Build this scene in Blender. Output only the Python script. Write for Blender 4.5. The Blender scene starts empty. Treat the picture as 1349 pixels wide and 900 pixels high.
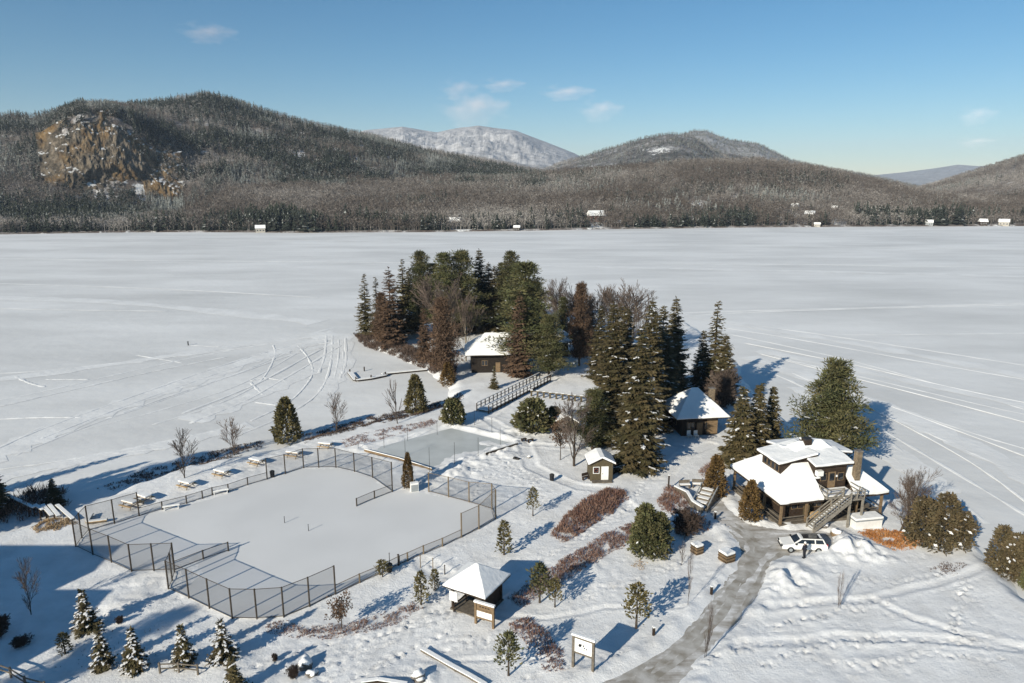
import bpy, math, random
import numpy as np
from mathutils import Vector, Matrix
rnd = random.Random(7)
rng = np.random.default_rng(7)
scene = bpy.context.scene
COL = scene.collection

# ------------------------------------------------------------------ camera
CAM_H, PITCH, F = 39.0, math.radians(12.9), 920.0
SP, CP = math.sin(PITCH), math.cos(PITCH)
cam = bpy.data.cameras.new('camera'); camo = bpy.data.objects.new('camera', cam); COL.objects.link(camo)
camo.location = (0, 0, CAM_H); camo.rotation_euler = (math.pi/2 - PITCH, 0, 0)
cam.sensor_width = 36; cam.lens = F/1349*36; cam.clip_start = 0.5; cam.clip_end = 40000
scene.camera = camo

def ray(px, py):
    """world direction through a photo pixel (depth 1 along the axis)"""
    dx, dy = (px-674.5)/F, (py-450)/F
    return dx, CP-dy*SP, -(SP+dy*CP)
def on_plane(px, py, z):
    x, y, d = ray(px, py); k = (z-CAM_H)/d
    return x*k, y*k
def height_at(x, y, py):
    """height of the point above (x,y) seen at pixel row py"""
    b = (py-450)/F
    # dy = -( -s + ...): drop D, depth z = y*CP + D*SP ; vertical = D*CP - y*SP ; b = vertical/z
    D = y*(SP+b*CP)/(CP-b*SP)
    return CAM_H-D

# ------------------------------------------------------------------ noise
def vnoise(x, y, seed):
    xi = np.floor(x).astype(np.int64); yi = np.floor(y).astype(np.int64)
    fx = x-xi; fy = y-yi
    fx = fx*fx*(3-2*fx); fy = fy*fy*(3-2*fy)
    def h(a, b):
        n = (a*374761393 + b*668265263 + seed*1274126177) & 0x7fffffff
        n = ((n ^ (n >> 13))*1274126177) & 0x7fffffff
        return ((n ^ (n >> 16)) & 0xffff)/65535.0
    return (h(xi, yi)*(1-fx)+h(xi+1, yi)*fx)*(1-fy)+(h(xi, yi+1)*(1-fx)+h(xi+1, yi+1)*fx)*fy
def fbm(x, y, seed, o=4):
    s = 0; a = .5
    for i in range(o):
        s = s+a*(vnoise(x, y, seed+i)-.5); x = x*2.03+11.3; y = y*2.03+5.7; a *= .5
    return s*2
def sstep(a, b, x):
    t = np.clip((x-a)/(b-a), 0, 1); return t*t*(3-2*t)
def seg_dist(X, Y, pts, closed=False):
    d = np.full(X.shape, 1e9)
    n = len(pts)
    for i in range(n if closed else n-1):
        ax, ay = pts[i]; bx, by = pts[(i+1) % n]
        vx, vy = bx-ax, by-ay; L = vx*vx+vy*vy+1e-9
        t = np.clip(((X-ax)*vx+(Y-ay)*vy)/L, 0, 1)
        d = np.minimum(d, np.hypot(X-ax-t*vx, Y-ay-t*vy))
    return d
def inside(X, Y, pts):
    c = np.zeros(X.shape, bool); n = len(pts)
    for i in range(n):
        ax, ay = pts[i]; bx, by = pts[(i+1) % n]
        if ay == by: continue
        cond = ((ay > Y) != (by > Y)) & (X < (bx-ax)*(Y-ay)/(by-ay)+ax)
        c ^= cond
    return c
def sdist(X, Y, pts):
    d = seg_dist(X, Y, pts, True)
    return np.where(inside(X, Y, pts), d, -d)

# ------------------------------------------------------------------ materials
def mat(name, col, rough=.7, var=.0, scale=3.0, bump=0.0, bscale=20.0, tint=None, objvar=0.0, metal=0.0,
        col2=None, alpha=None, bdist=.05, spec=.3, bands=None):
    m = bpy.data.materials.new(name); m.use_nodes = True
    nt = m.node_tree; N = nt.nodes; L = nt.links
    b = N['Principled BSDF']; b.inputs['Roughness'].default_value = rough; b.inputs['Metallic'].default_value = metal
    b.inputs['Specular IOR Level'].default_value = spec
    tc = N.new('ShaderNodeTexCoord')
    base = None
    if col2 is None: col2 = tuple(max(0, c*(1-var)) for c in col)
    nz = N.new('ShaderNodeTexNoise'); nz.inputs['Scale'].default_value = scale; nz.inputs['Detail'].default_value = 5
    L.new(tc.outputs['Object'], nz.inputs['Vector'])
    mr = N.new('ShaderNodeMapRange'); mr.inputs['From Min'].default_value = .35; mr.inputs['From Max'].default_value = .65
    L.new(nz.outputs['Fac'], mr.inputs['Value'])
    fac = mr.outputs['Result']
    if bands:   # plank lines along an axis
        wv = N.new('ShaderNodeTexWave'); wv.bands_direction = bands[0]; wv.inputs['Scale'].default_value = bands[1]; wv.inputs['Distortion'].default_value = .6
        L.new(tc.outputs['Object'], wv.inputs['Vector'])
        ad = N.new('ShaderNodeMath'); ad.operation = 'MULTIPLY_ADD'; ad.inputs[1].default_value = .5
        L.new(wv.outputs['Fac'], ad.inputs[0]); L.new(mr.outputs['Result'], ad.inputs[2])
        sc_ = N.new('ShaderNodeMath'); sc_.operation = 'MULTIPLY'; sc_.inputs[1].default_value = .67; L.new(ad.outputs[0], sc_.inputs[0]); fac = sc_.outputs[0]
    mx = N.new('ShaderNodeMix'); mx.data_type = 'RGBA'
    mx.inputs['A'].default_value = (*col2, 1); mx.inputs['B'].default_value = (*col, 1)
    L.new(fac, mx.inputs['Factor']); out = mx.outputs['Result']
    if tint:
        at = N.new('ShaderNodeAttribute'); at.attribute_name = 'tint'
        m2 = N.new('ShaderNodeMix'); m2.data_type = 'RGBA'
        L.new(at.outputs['Fac'], m2.inputs['Factor']); L.new(out, m2.inputs['A']); m2.inputs['B'].default_value = (*tint, 1); out = m2.outputs['Result']
    if objvar:
        oi = N.new('ShaderNodeObjectInfo'); hs = N.new('ShaderNodeHueSaturation')
        r1 = N.new('ShaderNodeMapRange'); r1.inputs['To Min'].default_value = 1-objvar; r1.inputs['To Max'].default_value = 1+objvar
        L.new(oi.outputs['Random'], r1.inputs['Value']); L.new(r1.outputs['Result'], hs.inputs['Value']); L.new(out, hs.inputs['Color']); out = hs.outputs['Color']
    L.new(out, b.inputs['Base Color'])
    if bump:
        bn = N.new('ShaderNodeTexNoise'); bn.inputs['Scale'].default_value = bscale; bn.inputs['Detail'].default_value = 6
        L.new(tc.outputs['Object'], bn.inputs['Vector'])
        bp = N.new('ShaderNodeBump'); bp.inputs['Strength'].default_value = bump; bp.inputs['Distance'].default_value = bdist
        L.new(bn.outputs['Fac'], bp.inputs['Height']); L.new(bp.outputs['Normal'], b.inputs['Normal'])
    if alpha is not None: b.inputs['Alpha'].default_value = alpha
    return m

M = {}
M['snow'] = mat('fresh_snow', (.84, .84, .84), .75, .05, 1.5, .5, 6, bdist=.06)
M['roof_snow'] = mat('roof_snow', (.86, .86, .85), .75, .05, 1.0, .5, 1.3, bdist=.14)
M['shaded_wood'] = mat('shade_dark_wood', (.022, .016, .012), .85, .4, 3, .3, 30)  # brown house wall with the shade of eaves and trees put into its colour
M['brown_wood'] = mat('dark_brown_wood', (.048, .031, .02), .8, .5, 3, .3, 30, bands=('Z', 2.5))
M['tan_wood'] = mat('tan_wood', (.22, .15, .085), .8, .4, 3, .3, 30, bands=('Z', 3))
M['grey_wood'] = mat('weathered_wood', (.17, .145, .115), .85, .4, 4, .3, 25)
M['olive_wood'] = mat('olive_brown_siding', (.11, .088, .05), .8, .35, 4, .3, 25, bands=('Z', 3.5))
M['new_wood'] = mat('pale_lumber', (.55, .38, .2), .8, .3, 4, .2, 25)
M['white_paint'] = mat('white_paint', (.8, .79, .76), .5, .08, 3)
M['grey_paint'] = mat('grey_paint', (.3, .32, .33), .6, .15, 3)
M['glass'] = mat('window_glass', (.02, .024, .03), .08, .2, 2, spec=.6)
M['brick'] = mat('chimney_brick', (.24, .185, .125), .9, .5, 5, .4, 14)
M['dark_iron'] = mat('dark_iron', (.035, .033, .032), .6, .4, 5)
M['post_brown'] = mat('fence_post_paint', (.07, .055, .042), .7, .4, 3)
M['post_tan'] = mat('fence_post_tan', (.2, .15, .095), .7, .3, 3)
M['black'] = mat('black_plastic', (.015, .015, .017), .5, .3, 5)
M['stone'] = mat('field_stone', (.2, .18, .16), .9, .5, 2.5, .6, 6)
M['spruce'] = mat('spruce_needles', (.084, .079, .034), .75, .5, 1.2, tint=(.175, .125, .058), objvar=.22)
M['pine'] = mat('pine_needles', (.084, .093, .036), .75, .45, 1.0, tint=(.17, .13, .06), objvar=.2)
M['cedar'] = mat('cedar_scales', (.125, .08, .026), .8, .45, 1.5, tint=(.21, .12, .045), objvar=.15)
M['rust_leaf'] = mat('brown_leaves', (.105, .066, .043), .85, .4, 1.5, tint=(.18, .11, .065), objvar=.15)
M['brown_leafy'] = mat('brown_green_bush', (.092, .076, .038), .8, .45, 1.5, tint=(.17, .115, .06), objvar=.1)
M['olive_leaf'] = mat('olive_needles', (.13, .115, .045), .8, .45, 1.5, tint=(.2, .15, .06), objvar=.15)
M['bark'] = mat('grey_brown_bark', (.085, .065, .05), .9, .45, 4, .5, 18)
M['birch'] = mat('pale_birch_bark', (.3, .25, .19), .85, .5, 3, .3, 15)
M['twig'] = mat('bare_twigs', (.14, .105, .085), .9, .3, 3, objvar=.15)
M['redtwig'] = mat('red_twigs', (.18, .095, .072), .9, .4, 1.2, tint=(.30, .195, .145))
M['darktwig'] = mat('dark_brush', (.085, .06, .048), .9, .4, 1.2, tint=(.17, .115, .085))
M['reed'] = mat('rust_reeds', (.42, .17, .05), .85, .35, 1.5, tint=(.55, .3, .13))
M['strawreed'] = mat('straw_reeds', (.4, .27, .14), .85, .35, 1.5, tint=(.5, .38, .24))
M['ice'] = mat('rink_ice', (.56, .58, .57), .4, .22, .35, .12, 2.0, col2=(.47, .49, .48))
M['road'] = mat('packed_road', (.43, .405, .375), .85, .4, .55, .5, 9, col2=(.235, .21, .185), bdist=.05)

def land_snow():
    m = bpy.data.materials.new('land_snow'); m.use_nodes = True; nt = m.node_tree; N = nt.nodes; L = nt.links; b = N['Principled BSDF']
    b.inputs['Roughness'].default_value = .75; b.inputs['Specular IOR Level'].default_value = .25
    tc = N.new('ShaderNodeTexCoord')
    def nz(s, d=6, r=.6):
        n = N.new('ShaderNodeTexNoise'); n.inputs['Scale'].default_value = s; n.inputs['Detail'].default_value = d; n.inputs['Roughness'].default_value = r; L.new(tc.outputs['Object'], n.inputs['Vector']); return n.outputs['Fac']
    c = N.new('ShaderNodeValToRGB'); e = c.color_ramp.elements; e[0].position = .34; e[0].color = (.70, .695, .685, 1); e[1].position = .58; e[1].color = (.83, .83, .825, 1); L.new(nz(.33, 8, .65), c.inputs['Fac'])
    L.new(c.outputs['Color'], b.inputs['Base Color'])
    b1 = N.new('ShaderNodeBump'); b1.inputs['Strength'].default_value = .42; b1.inputs['Distance'].default_value = .11; L.new(nz(1.6, 7, .65), b1.inputs['Height'])
    b2 = N.new('ShaderNodeBump'); b2.inputs['Strength'].default_value = .9; b2.inputs['Distance'].default_value = .07; L.new(nz(4.5, 7, .7), b2.inputs['Height']); L.new(b1.outputs['Normal'], b2.inputs['Normal'])
    L.new(b2.outputs['Normal'], b.inputs['Normal']); return m
M['land_snow'] = land_snow()
def road_mat():
    m = bpy.data.materials.new('packed_road'); m.use_nodes = True; nt = m.node_tree; N = nt.nodes; L = nt.links; b = N['Principled BSDF']; b.inputs['Roughness'].default_value = .8
    tc = N.new('ShaderNodeTexCoord'); mp = N.new('ShaderNodeMapping'); mp.inputs['Rotation'].default_value = (0, 0, -math.radians(60)); mp.inputs['Scale'].default_value = (.16, 1.1, 1); L.new(tc.outputs['Object'], mp.inputs['Vector'])
    n1 = N.new('ShaderNodeTexNoise'); n1.inputs['Scale'].default_value = 1.0; n1.inputs['Detail'].default_value = 7; n1.inputs['Roughness'].default_value = .65; L.new(mp.outputs['Vector'], n1.inputs['Vector'])
    n2 = N.new('ShaderNodeTexNoise'); n2.inputs['Scale'].default_value = .45; n2.inputs['Detail'].default_value = 9; n2.inputs['Roughness'].default_value = .7; L.new(tc.outputs['Object'], n2.inputs['Vector'])
    ad = N.new('ShaderNodeMath'); ad.operation = 'ADD'; L.new(n1.outputs['Fac'], ad.inputs[0]); L.new(n2.outputs['Fac'], ad.inputs[1])
    hf = N.new('ShaderNodeMath'); hf.operation = 'MULTIPLY'; hf.inputs[1].default_value = .5; L.new(ad.outputs[0], hf.inputs[0])
    c = N.new('ShaderNodeValToRGB'); e = c.color_ramp.elements; e.new(.5); e.new(.55)
    for k, (p, q) in enumerate([(.37, (.23, .205, .17)), (.45, (.37, .345, .31)), (.52, (.52, .505, .485)), (.585, (.74, .735, .73))]): e[k].position = p; e[k].color = (*q, 1)
    L.new(hf.outputs[0], c.inputs['Fac']); L.new(c.outputs['Color'], b.inputs['Base Color'])
    bp = N.new('ShaderNodeBump'); bp.inputs['Strength'].default_value = .7; bp.inputs['Distance'].default_value = .08; L.new(hf.outputs[0], bp.inputs['Height']); L.new(bp.outputs['Normal'], b.inputs['Normal']); return m
M['road'] = road_mat()
# ------------------------------------------------------------------ mesh helpers
def np_mesh(name, V, Fc, mats, tint=None, smooth=False, midx=None):
    V = np.asarray(V, np.float32); Fc = np.asarray(Fc, np.int32)
    me = bpy.data.meshes.new(name)
    k = Fc.shape[1]
    me.vertices.add(len(V)); me.vertices.foreach_set('co', V.ravel())
    me.loops.add(Fc.size); me.loops.foreach_set('vertex_index', Fc.ravel())
    me.polygons.add(len(Fc)); me.polygons.foreach_set('loop_start', np.arange(0, Fc.size, k, dtype=np.int32))
    me.polygons.foreach_set('loop_total', np.full(len(Fc), k, np.int32))
    if midx is not None: me.polygons.foreach_set('material_index', np.asarray(midx, np.int32))
    me.polygons.foreach_set('use_smooth', np.full(len(Fc), smooth, bool))
    for m in (mats if isinstance(mats, (list, tuple)) else [mats]): me.materials.append(m)
    if tint is not None:
        a = me.attributes.new('tint', 'FLOAT', 'POINT'); a.data.foreach_set('value', np.asarray(tint, np.float32))
    me.update(calc_edges=True); me.validate()
    return me

def link(name, me, parent=None):
    o = bpy.data.objects.new(name, me); COL.objects.link(o)
    if parent is not None: o.parent = parent
    return o
def tag(o, label=None, cat=None, group=None, kind=None):
    if label: o['label'] = label
    if cat: o['category'] = cat
    if group: o['group'] = group
    if kind: o['kind'] = kind
    return o
def thing(name, label, cat, loc=(0, 0, 0), rz=0.0, group=None, scale=1.0):
    o = bpy.data.objects.new(name, None); COL.objects.link(o); o.empty_display_size = .3
    o.location = loc; o.rotation_euler = (0, 0, rz)
    o.scale = (scale,)*3 if not isinstance(scale, (tuple, list)) else scale
    return tag(o, label, cat, group)

class MB:
    def __init__(s): s.v = []; s.f = []
    def add(s, vs, fs):
        o = len(s.v); s.v += [tuple(v) for v in vs]; s.f += [tuple(i+o for i in f) for f in fs]; return s
    def box(s, c, d, rz=0.0):
        cx, cy, cz = c; hx, hy, hz_ = d[0]/2, d[1]/2, d[2]/2
        cr, sr = math.cos(rz), math.sin(rz); vs = []
        for z in (-hz_, hz_):
            for x, y in ((-hx, -hy), (hx, -hy), (hx, hy), (-hx, hy)):
                vs.append((cx+x*cr-y*sr, cy+x*sr+y*cr, cz+z))
        return s.add(vs, [(3, 2, 1, 0), (4, 5, 6, 7), (0, 1, 5, 4), (1, 2, 6, 5), (2, 3, 7, 6), (3, 0, 4, 7)])
    def beam(s, p0, p1, w, h=None, up=(0, 0, 1)):
        h = w if h is None else h
        p0, p1 = Vector(p0), Vector(p1); d = (p1-p0).normalized(); u = Vector(up)
        if abs(d.dot(u)) > .98: u = Vector((1, 0, 0))
        r = d.cross(u).normalized(); u = r.cross(d)
        vs = []
        for p in (p0, p1):
            for a, b in ((-1, -1), (1, -1), (1, 1), (-1, 1)): vs.append(p+r*(a*w/2)+u*(b*h/2))
        return s.add(vs, [(3, 2, 1, 0), (4, 5, 6, 7), (0, 1, 5, 4), (1, 2, 6, 5), (2, 3, 7, 6), (3, 0, 4, 7)])
    def tube(s, p0, p1, r0, r1=None, n=8, caps=True):
        r1 = r0 if r1 is None else r1
        p0, p1 = Vector(p0), Vector(p1); d = (p1-p0).normalized()
        u = Vector((0, 0, 1)) if abs(d.z) < .9 else Vector((1, 0, 0))
        a = d.cross(u).normalized(); b = d.cross(a); vs = []
        for p, r in ((p0, r0), (p1, r1)):
            for i in range(n):
                t = 2*math.pi*i/n; vs.append(p+a*(r*math.cos(t))+b*(r*math.sin(t)))
        fs = [(i, (i+1) % n, n+(i+1) % n, n+i) for i in range(n)]
        if caps: fs += [tuple(range(n-1, -1, -1)), tuple(range(n, 2*n))]
        return s.add(vs, fs)
    def slab(s, pts, lo, hi):
        """a plate: 3-D polygon given height below and above it"""
        n = len(pts); vs = [(p[0], p[1], p[2]+lo) for p in pts]+[(p[0], p[1], p[2]+hi) for p in pts]
        a = sum(pts[i][0]*pts[(i+1) % n][1]-pts[(i+1) % n][0]*pts[i][1] for i in range(n))
        fs = [tuple(range(n-1, -1, -1)), tuple(range(n, 2*n))]+[(i, (i+1) % n, n+(i+1) % n, n+i) for i in range(n)]
        if a < 0: fs = [tuple(reversed(f)) for f in fs]
        return s.add(vs, fs)
    def prism(s, pts, off):
        n = len(pts); off = Vector(off); vs = [Vector(p) for p in pts]; vs += [p+off for p in vs]
        return s.add(vs, [tuple(range(n-1, -1, -1)), tuple(range(n, 2*n))]+[(i, (i+1) % n, n+(i+1) % n, n+i) for i in range(n)])
    def hip(s, a, b, z0, z1, ridge, lip=0.0):
        """solid hip roof, half sizes a (x) b (y), ridge half length along x"""
        e = [(-a, -b), (a, -b), (a, b), (-a, b)]
        vs = [(x, y, z0) for x, y in e]+[(x, y, z0+lip) for x, y in e]+[(-ridge, 0, z1), (ridge, 0, z1)]
        return s.add(vs, [(3, 2, 1, 0), (0, 1, 5, 4), (1, 2, 6, 5), (2, 3, 7, 6), (3, 0, 4, 7), (4, 5, 9, 8), (6, 7, 8, 9), (5, 6, 9), (7, 4, 8)])
    def mesh(s, name, m, smooth=False):
        me = bpy.data.meshes.new(name); me.from_pydata(s.v, [], s.f); me.materials.append(m)
        if smooth: me.polygons.foreach_set('use_smooth', [True]*len(me.polygons))
        me.update(); return me
    def build(s, name, m, parent=None, smooth=False, bevel=0.0, soft=0.0):
        import bmesh
        me = s.mesh(name, m, smooth)
        bm = bmesh.new(); bm.from_mesh(me); bmesh.ops.recalc_face_normals(bm, faces=bm.faces)
        if bevel: bmesh.ops.bevel(bm, geom=list(bm.edges), offset=bevel, segments=2, affect='EDGES', profile=.6)
        if soft:
            for _ in range(3):
                es = [e for e in bm.edges if e.calc_length() > .55]
                if es: bmesh.ops.subdivide_edges(bm, edges=es, cuts=1, use_grid_fill=True)
            vs_ = list(bm.verts); c_ = np.array([v.co[:] for v in vs_])
            dz = soft*(1.6*fbm(c_[:, 0]/1.3+c_[:, 2], c_[:, 1]/1.3, 901, 3)); dx = soft*1.6*fbm(c_[:, 0]/.8, c_[:, 1]/.8+c_[:, 2], 903, 2); dy = soft*1.6*fbm(c_[:, 0]/.8+5, c_[:, 1]/.8+c_[:, 2], 905, 2)
            for v, a, b_, c2 in zip(vs_, dx, dy, dz): v.co += Vector((a, b_, c2))
        bm.to_mesh(me); bm.free()
        return link(name, me, parent)

# ------------------------------------------------------------------ the land (one height grid)
def P(*pp): return [on_plane(x, y, 1.0) for x, y in pp]
SHORE = P((-420, 790), (-100, 715), (0, 692), (60, 674), (140, 648), (250, 607), (345, 590), (430, 568), (500, 548), (560, 537), (596, 524),
          (590, 505), (560, 480), (515, 464), (470, 443), (474, 430), (560, 408), (760, 402), (900, 420), (962, 458), (985, 500),
          (1040, 552), (1110, 600), (1165, 645), (1235, 682), (1292, 708), (1349, 778), (1500, 860), (1750, 1000))
SHORE = SHORE+[(120, -90), (-120, -90)]
FIELD = P((183, 682), (151, 692), (117, 701), (103, 720), (122, 730), (147, 740), (173, 752), (228, 752), (223, 775), (249, 787), (276, 800),
          (306, 814), (338, 815), (374, 812), (408, 798), (442, 782), (474, 767), (526, 743), (558, 729), (608, 707), (651, 684), (647, 671),
          (618, 662), (591, 655), (540, 644), (517, 646), (491, 630), (467, 622), (442, 617), (400, 617), (376, 625), (352, 632), (301, 649), (246, 664))
RINK = P((594.6, 563), (681, 583), (569, 619), (479, 593))
ROAD_ = P((760, 915), (850, 869), (917, 815), (955, 767), (974, 735), (966, 705), (942, 684), (926, 664), (945, 652), (962, 672), (985, 688), (1030, 697),
         (1068, 698), (1098, 703), (1100, 722), (1062, 733), (1030, 737), (1014, 752), (1000, 785), (968, 825), (930, 866), (880, 915))
def wobble(poly, n=8, amp=.35):
    p = [Vector((a, b_, 0)) for a, b_ in poly]; m = len(p); out = []
    for i in range(m):
        p0, p1, p2, p3 = p[i-1], p[i], p[(i+1) % m], p[(i+2) % m]
        for k in range(n):
            t = k/n; v = .5*((2*p1)+(p2-p0)*t+(2*p0-5*p1+4*p2-p3)*t*t+(3*p1-p0-3*p2+p3)*t**3)
            out.append((v.x+amp*float(fbm(np.array(v.x*.9), np.array(v.y*.9), 61, 3)), v.y+amp*float(fbm(np.array(v.x*.9), np.array(v.y*.9), 67, 3))))
    return out
ROAD = wobble(ROAD_)
PATHS = [  # packed walking paths (half width, points)
    (1.1, P((400, 905), (470, 860), (540, 822), (600, 800), (660, 770), (710, 738), (770, 703), (830, 668), (870, 630), (900, 600), (935, 585))),
    (1.0, P((830, 668), (800, 645), (760, 640), (700, 615), (690, 580), (640, 552))),
    (.9, P((640, 552), (700, 505), (730, 500))),
    (.7, P((690, 585), (770, 590), (800, 600), (850, 620))),
    (.6, P((905, 860), (1000, 848), (1100, 840), (1200, 842), (1349, 855))),
    (.5, P((1010, 800), (1070, 795), (1150, 790), (1230, 770), (1300, 745))),
    (.5, P((1150, 790), (1200, 815), (1270, 838), (1349, 850))),
    (.3, P((640, 812), (720, 815), (800, 800), (900, 800))),
    (.3, P((600, 870), (680, 868), (740, 872))),
    (1.2, P((560, 740), (600, 770), (580, 800)))]
MOUNDS = [(1040, 762, 2.6, .85), (1022, 778, 2.0, .25), (1100, 727, 1.8, .7), (1125, 722, 2.4, 1.0), (1150, 730, 1.8, .6), (1085, 745, 2.2, .25), (985, 800, 1.2, .25),
          (1000, 690, 1.0, .5), (1040, 693, .9, .35), (930, 640, 1.3, .5), (560, 892, 1.6, .6), (520, 900, 2, .4), (690, 570, 3, .5), (620, 612, 3, .5), (600, 625, 2.5, .55), (560, 632, 2, .4),
          (660, 598, 2.5, .45), (640, 585, 1, .2), (905, 655, 1.6, .5), (480, 588, 1.8, .4), (170, 800, 2.2, .35), (215, 760, 2, .3), (300, 870, 2, .35), (960, 690, 1.2, .5)]
xs = np.concatenate([np.arange(-300, -90, 6), np.arange(-90, 84, .25), np.arange(84, 320, 6)])
ys = np.concatenate([np.arange(-90, 30, 6), np.arange(30, 46, .6), np.arange(46, 112, .25), np.arange(112, 260, .8)])
GX, GY = np.meshgrid(xs, ys)
near = (np.abs(GX) < 92) & (GY > 28)
dsh = sdist(GX+1.6*fbm(GX/6, GY/6, 5), GY+1.6*fbm(GX/6, GY/6, 9), SHORE)
H = -.5+1.5*sstep(-1.5, 2.6, dsh)
dfield = sdist(GX, GY, FIELD); drink = sdist(GX, GY, RINK); droad = sdist(GX, GY, ROAD)
flat = sstep(.8, -.6, np.maximum(np.maximum(dfield, drink), droad))
landm = sstep(0, 3, dsh)
rough = .25+.75*sstep(-.1, .35, fbm(GX/9, GY/9, 31, 3))
H += landm*flat*(.22*fbm(GX/11, GY/11, 41, 3)+rough*(.07*fbm(GX/2.1, GY/2.1, 3, 3)+.11*fbm(GX/.7, GY/.7, 13, 3)))
H -= .06*sstep(-.3, .8, droad)*landm
# ploughed banks beside the road, raised bank round the rink
nb = .6+.9*np.clip(fbm(GX/1.6, GY/1.6, 77, 3)+.5, 0, 1.4)
H += landm*.22*nb*np.exp(-((droad+.9)/.75)**2)
wr = sstep(-2.2, 3.4, (GX-on_plane(560, 600, 1)[0])*.2+(GY-on_plane(560, 600, 1)[1])*.35)
H += landm*.38*nb*(.35+.65*wr)*np.exp(-((drink+.7)/.7)**2)
lumps = np.clip(fbm(GX/1.1, GY/1.1, 91, 3)+.55, .1, 1.5)
for px, py, r, h in MOUNDS:
    mx_, my_ = on_plane(px, py, 1.0)
    H += h*lumps*np.exp(-(((GX-mx_)**2+(GY-my_)**2)/(r*r))**1.2)*np.where(droad < .2, 1, 0)
dpath = np.full(GX.shape, 99.)
for w, pl in PATHS:
    d = seg_dist(GX+.35*fbm(GX/2.5, GY/2.5, 55), GY+.35*fbm(GX/2.5, GY/2.5, 56), pl)
    dpath = np.minimum(dpath, d/w)
    H += landm*flat*(-.09*sstep(1.15, .7, d/w)+.05*np.exp(-((d-w*1.25)/.3)**2))
# foot prints trodden along the paths and over the snow
def dent(x, y, r, dep):
    i0, i1 = np.searchsorted(xs, [x-3*r, x+3*r]); j0, j1 = np.searchsorted(ys, [y-3*r, y+3*r])
    if i1 <= i0 or j1 <= j0: return
    sx, sy = GX[j0:j1, i0:i1], GY[j0:j1, i0:i1]
    q = ((sx-x)**2+(sy-y)**2)/(r*r)
    H[j0:j1, i0:i1] += dep*(-np.exp(-q)+.45*np.exp(-((np.sqrt(q)-1.5)/.5)**2))*np.minimum(1, flat[j0:j1, i0:i1]+.12)*landm[j0:j1, i0:i1]
TRAILS = [P((410, 880), (500, 835), (570, 808)), P((450, 905), (530, 862), (600, 830)), P((330, 880), (400, 855), (470, 835)), P((560, 870), (610, 850), (660, 846)), P((1000, 880), (1080, 850), (1160, 848)), P((1120, 890), (1220, 862), (1320, 870)), P((1040, 800), (1090, 790), (1140, 800)), P((1180, 810), (1230, 822), (1300, 850)), P((402, 898), (470, 858), (545, 818), (600, 797)), P((430, 898), (500, 852), (560, 822), (610, 805)), P((600, 797), (690, 752), (770, 703), (830, 668)), P((1268, 760), (1262, 790), (1250, 835)), P((1272, 760), (1268, 800), (1256, 838)),
          P((830, 665), (850, 630), (880, 610)), P((1000, 830), (1100, 808), (1180, 790)), P((720, 660), (690, 620), (640, 600)), P((560, 735), (590, 765), (575, 800)),
          P((880, 890), (1000, 850), (1130, 842), (1300, 850)), P((480, 880), (560, 850), (640, 840)), P((140, 880), (250, 860), (330, 865)), P((620, 660), (640, 630), (690, 600)), P((690, 640), (660, 610), (600, 630)),
          P((1030, 850), (1090, 870), (1200, 880)), P((830, 860), (760, 875), (690, 895)), P((760, 790), (850, 760), (905, 740)), P((1100, 760), (1180, 770), (1250, 750))]
for tr in TRAILS:
    for rep in range(2):
        for (ax, ay), (bx, by) in zip(tr, tr[1:]):
            n = max(2, int(math.hypot(bx-ax, by-ay)/.55))
            for i in range(n):
                t = (i+rnd.random()*.6)/n
                dent(ax+(bx-ax)*t+rnd.gauss(0, .3), ay+(by-ay)*t+rnd.gauss(0, .3), rnd.uniform(.16, .27), rnd.uniform(.07, .15))
for _ in range(2600):
    x, y = rnd.uniform(-48, 62), rnd.uniform(48, 95)
    dent(x, y, rnd.uniform(.14, .3), rnd.uniform(.03, .08))
# the two blocks of the curb ridge at the bottom
def hz(x, y):
    i = int(np.clip(np.searchsorted(xs, x)-1, 0, len(xs)-2)); j = int(np.clip(np.searchsorted(ys, y)-1, 0, len(ys)-2))
    tx = (x-xs[i])/(xs[i+1]-xs[i]); ty = (y-ys[j])/(ys[j+1]-ys[j])
    tx, ty = min(max(tx, 0), 1), min(max(ty, 0), 1)
    return float((H[j, i]*(1-tx)+H[j, i+1]*tx)*(1-ty)+(H[j+1, i]*(1-tx)+H[j+1, i+1]*tx)*ty)
def G(px, py, sink=0.0):
    """point on the land (or lake) seen at a photo pixel"""
    z = 1.0
    for _ in range(5):
        x, y = on_plane(px, py, z); z = max(hz(x, y), 0.0)
    return Vector((x, y, z-sink))
def W(x, y, z=1.0): return Vector((x, y, z))

ny, nx = GX.shape
idx = np.arange(nx*ny).reshape(ny, nx)
q = np.stack([idx[:-1, :-1], idx[:-1, 1:], idx[1:, 1:], idx[1:, :-1]], -1).reshape(-1, 4)
keep = (H > -.46)
kq = keep[:-1, :-1] | keep[:-1, 1:] | keep[1:, 1:] | keep[1:, :-1]
land_me = np_mesh('land', np.stack([GX, GY, H], -1).reshape(-1, 3), q[kq.ravel()], M['land_snow'], smooth=True)
tag(link('land', land_me), 'snow covered park land with trodden footprints and ploughed banks', 'snow ground', kind='structure')

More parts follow.
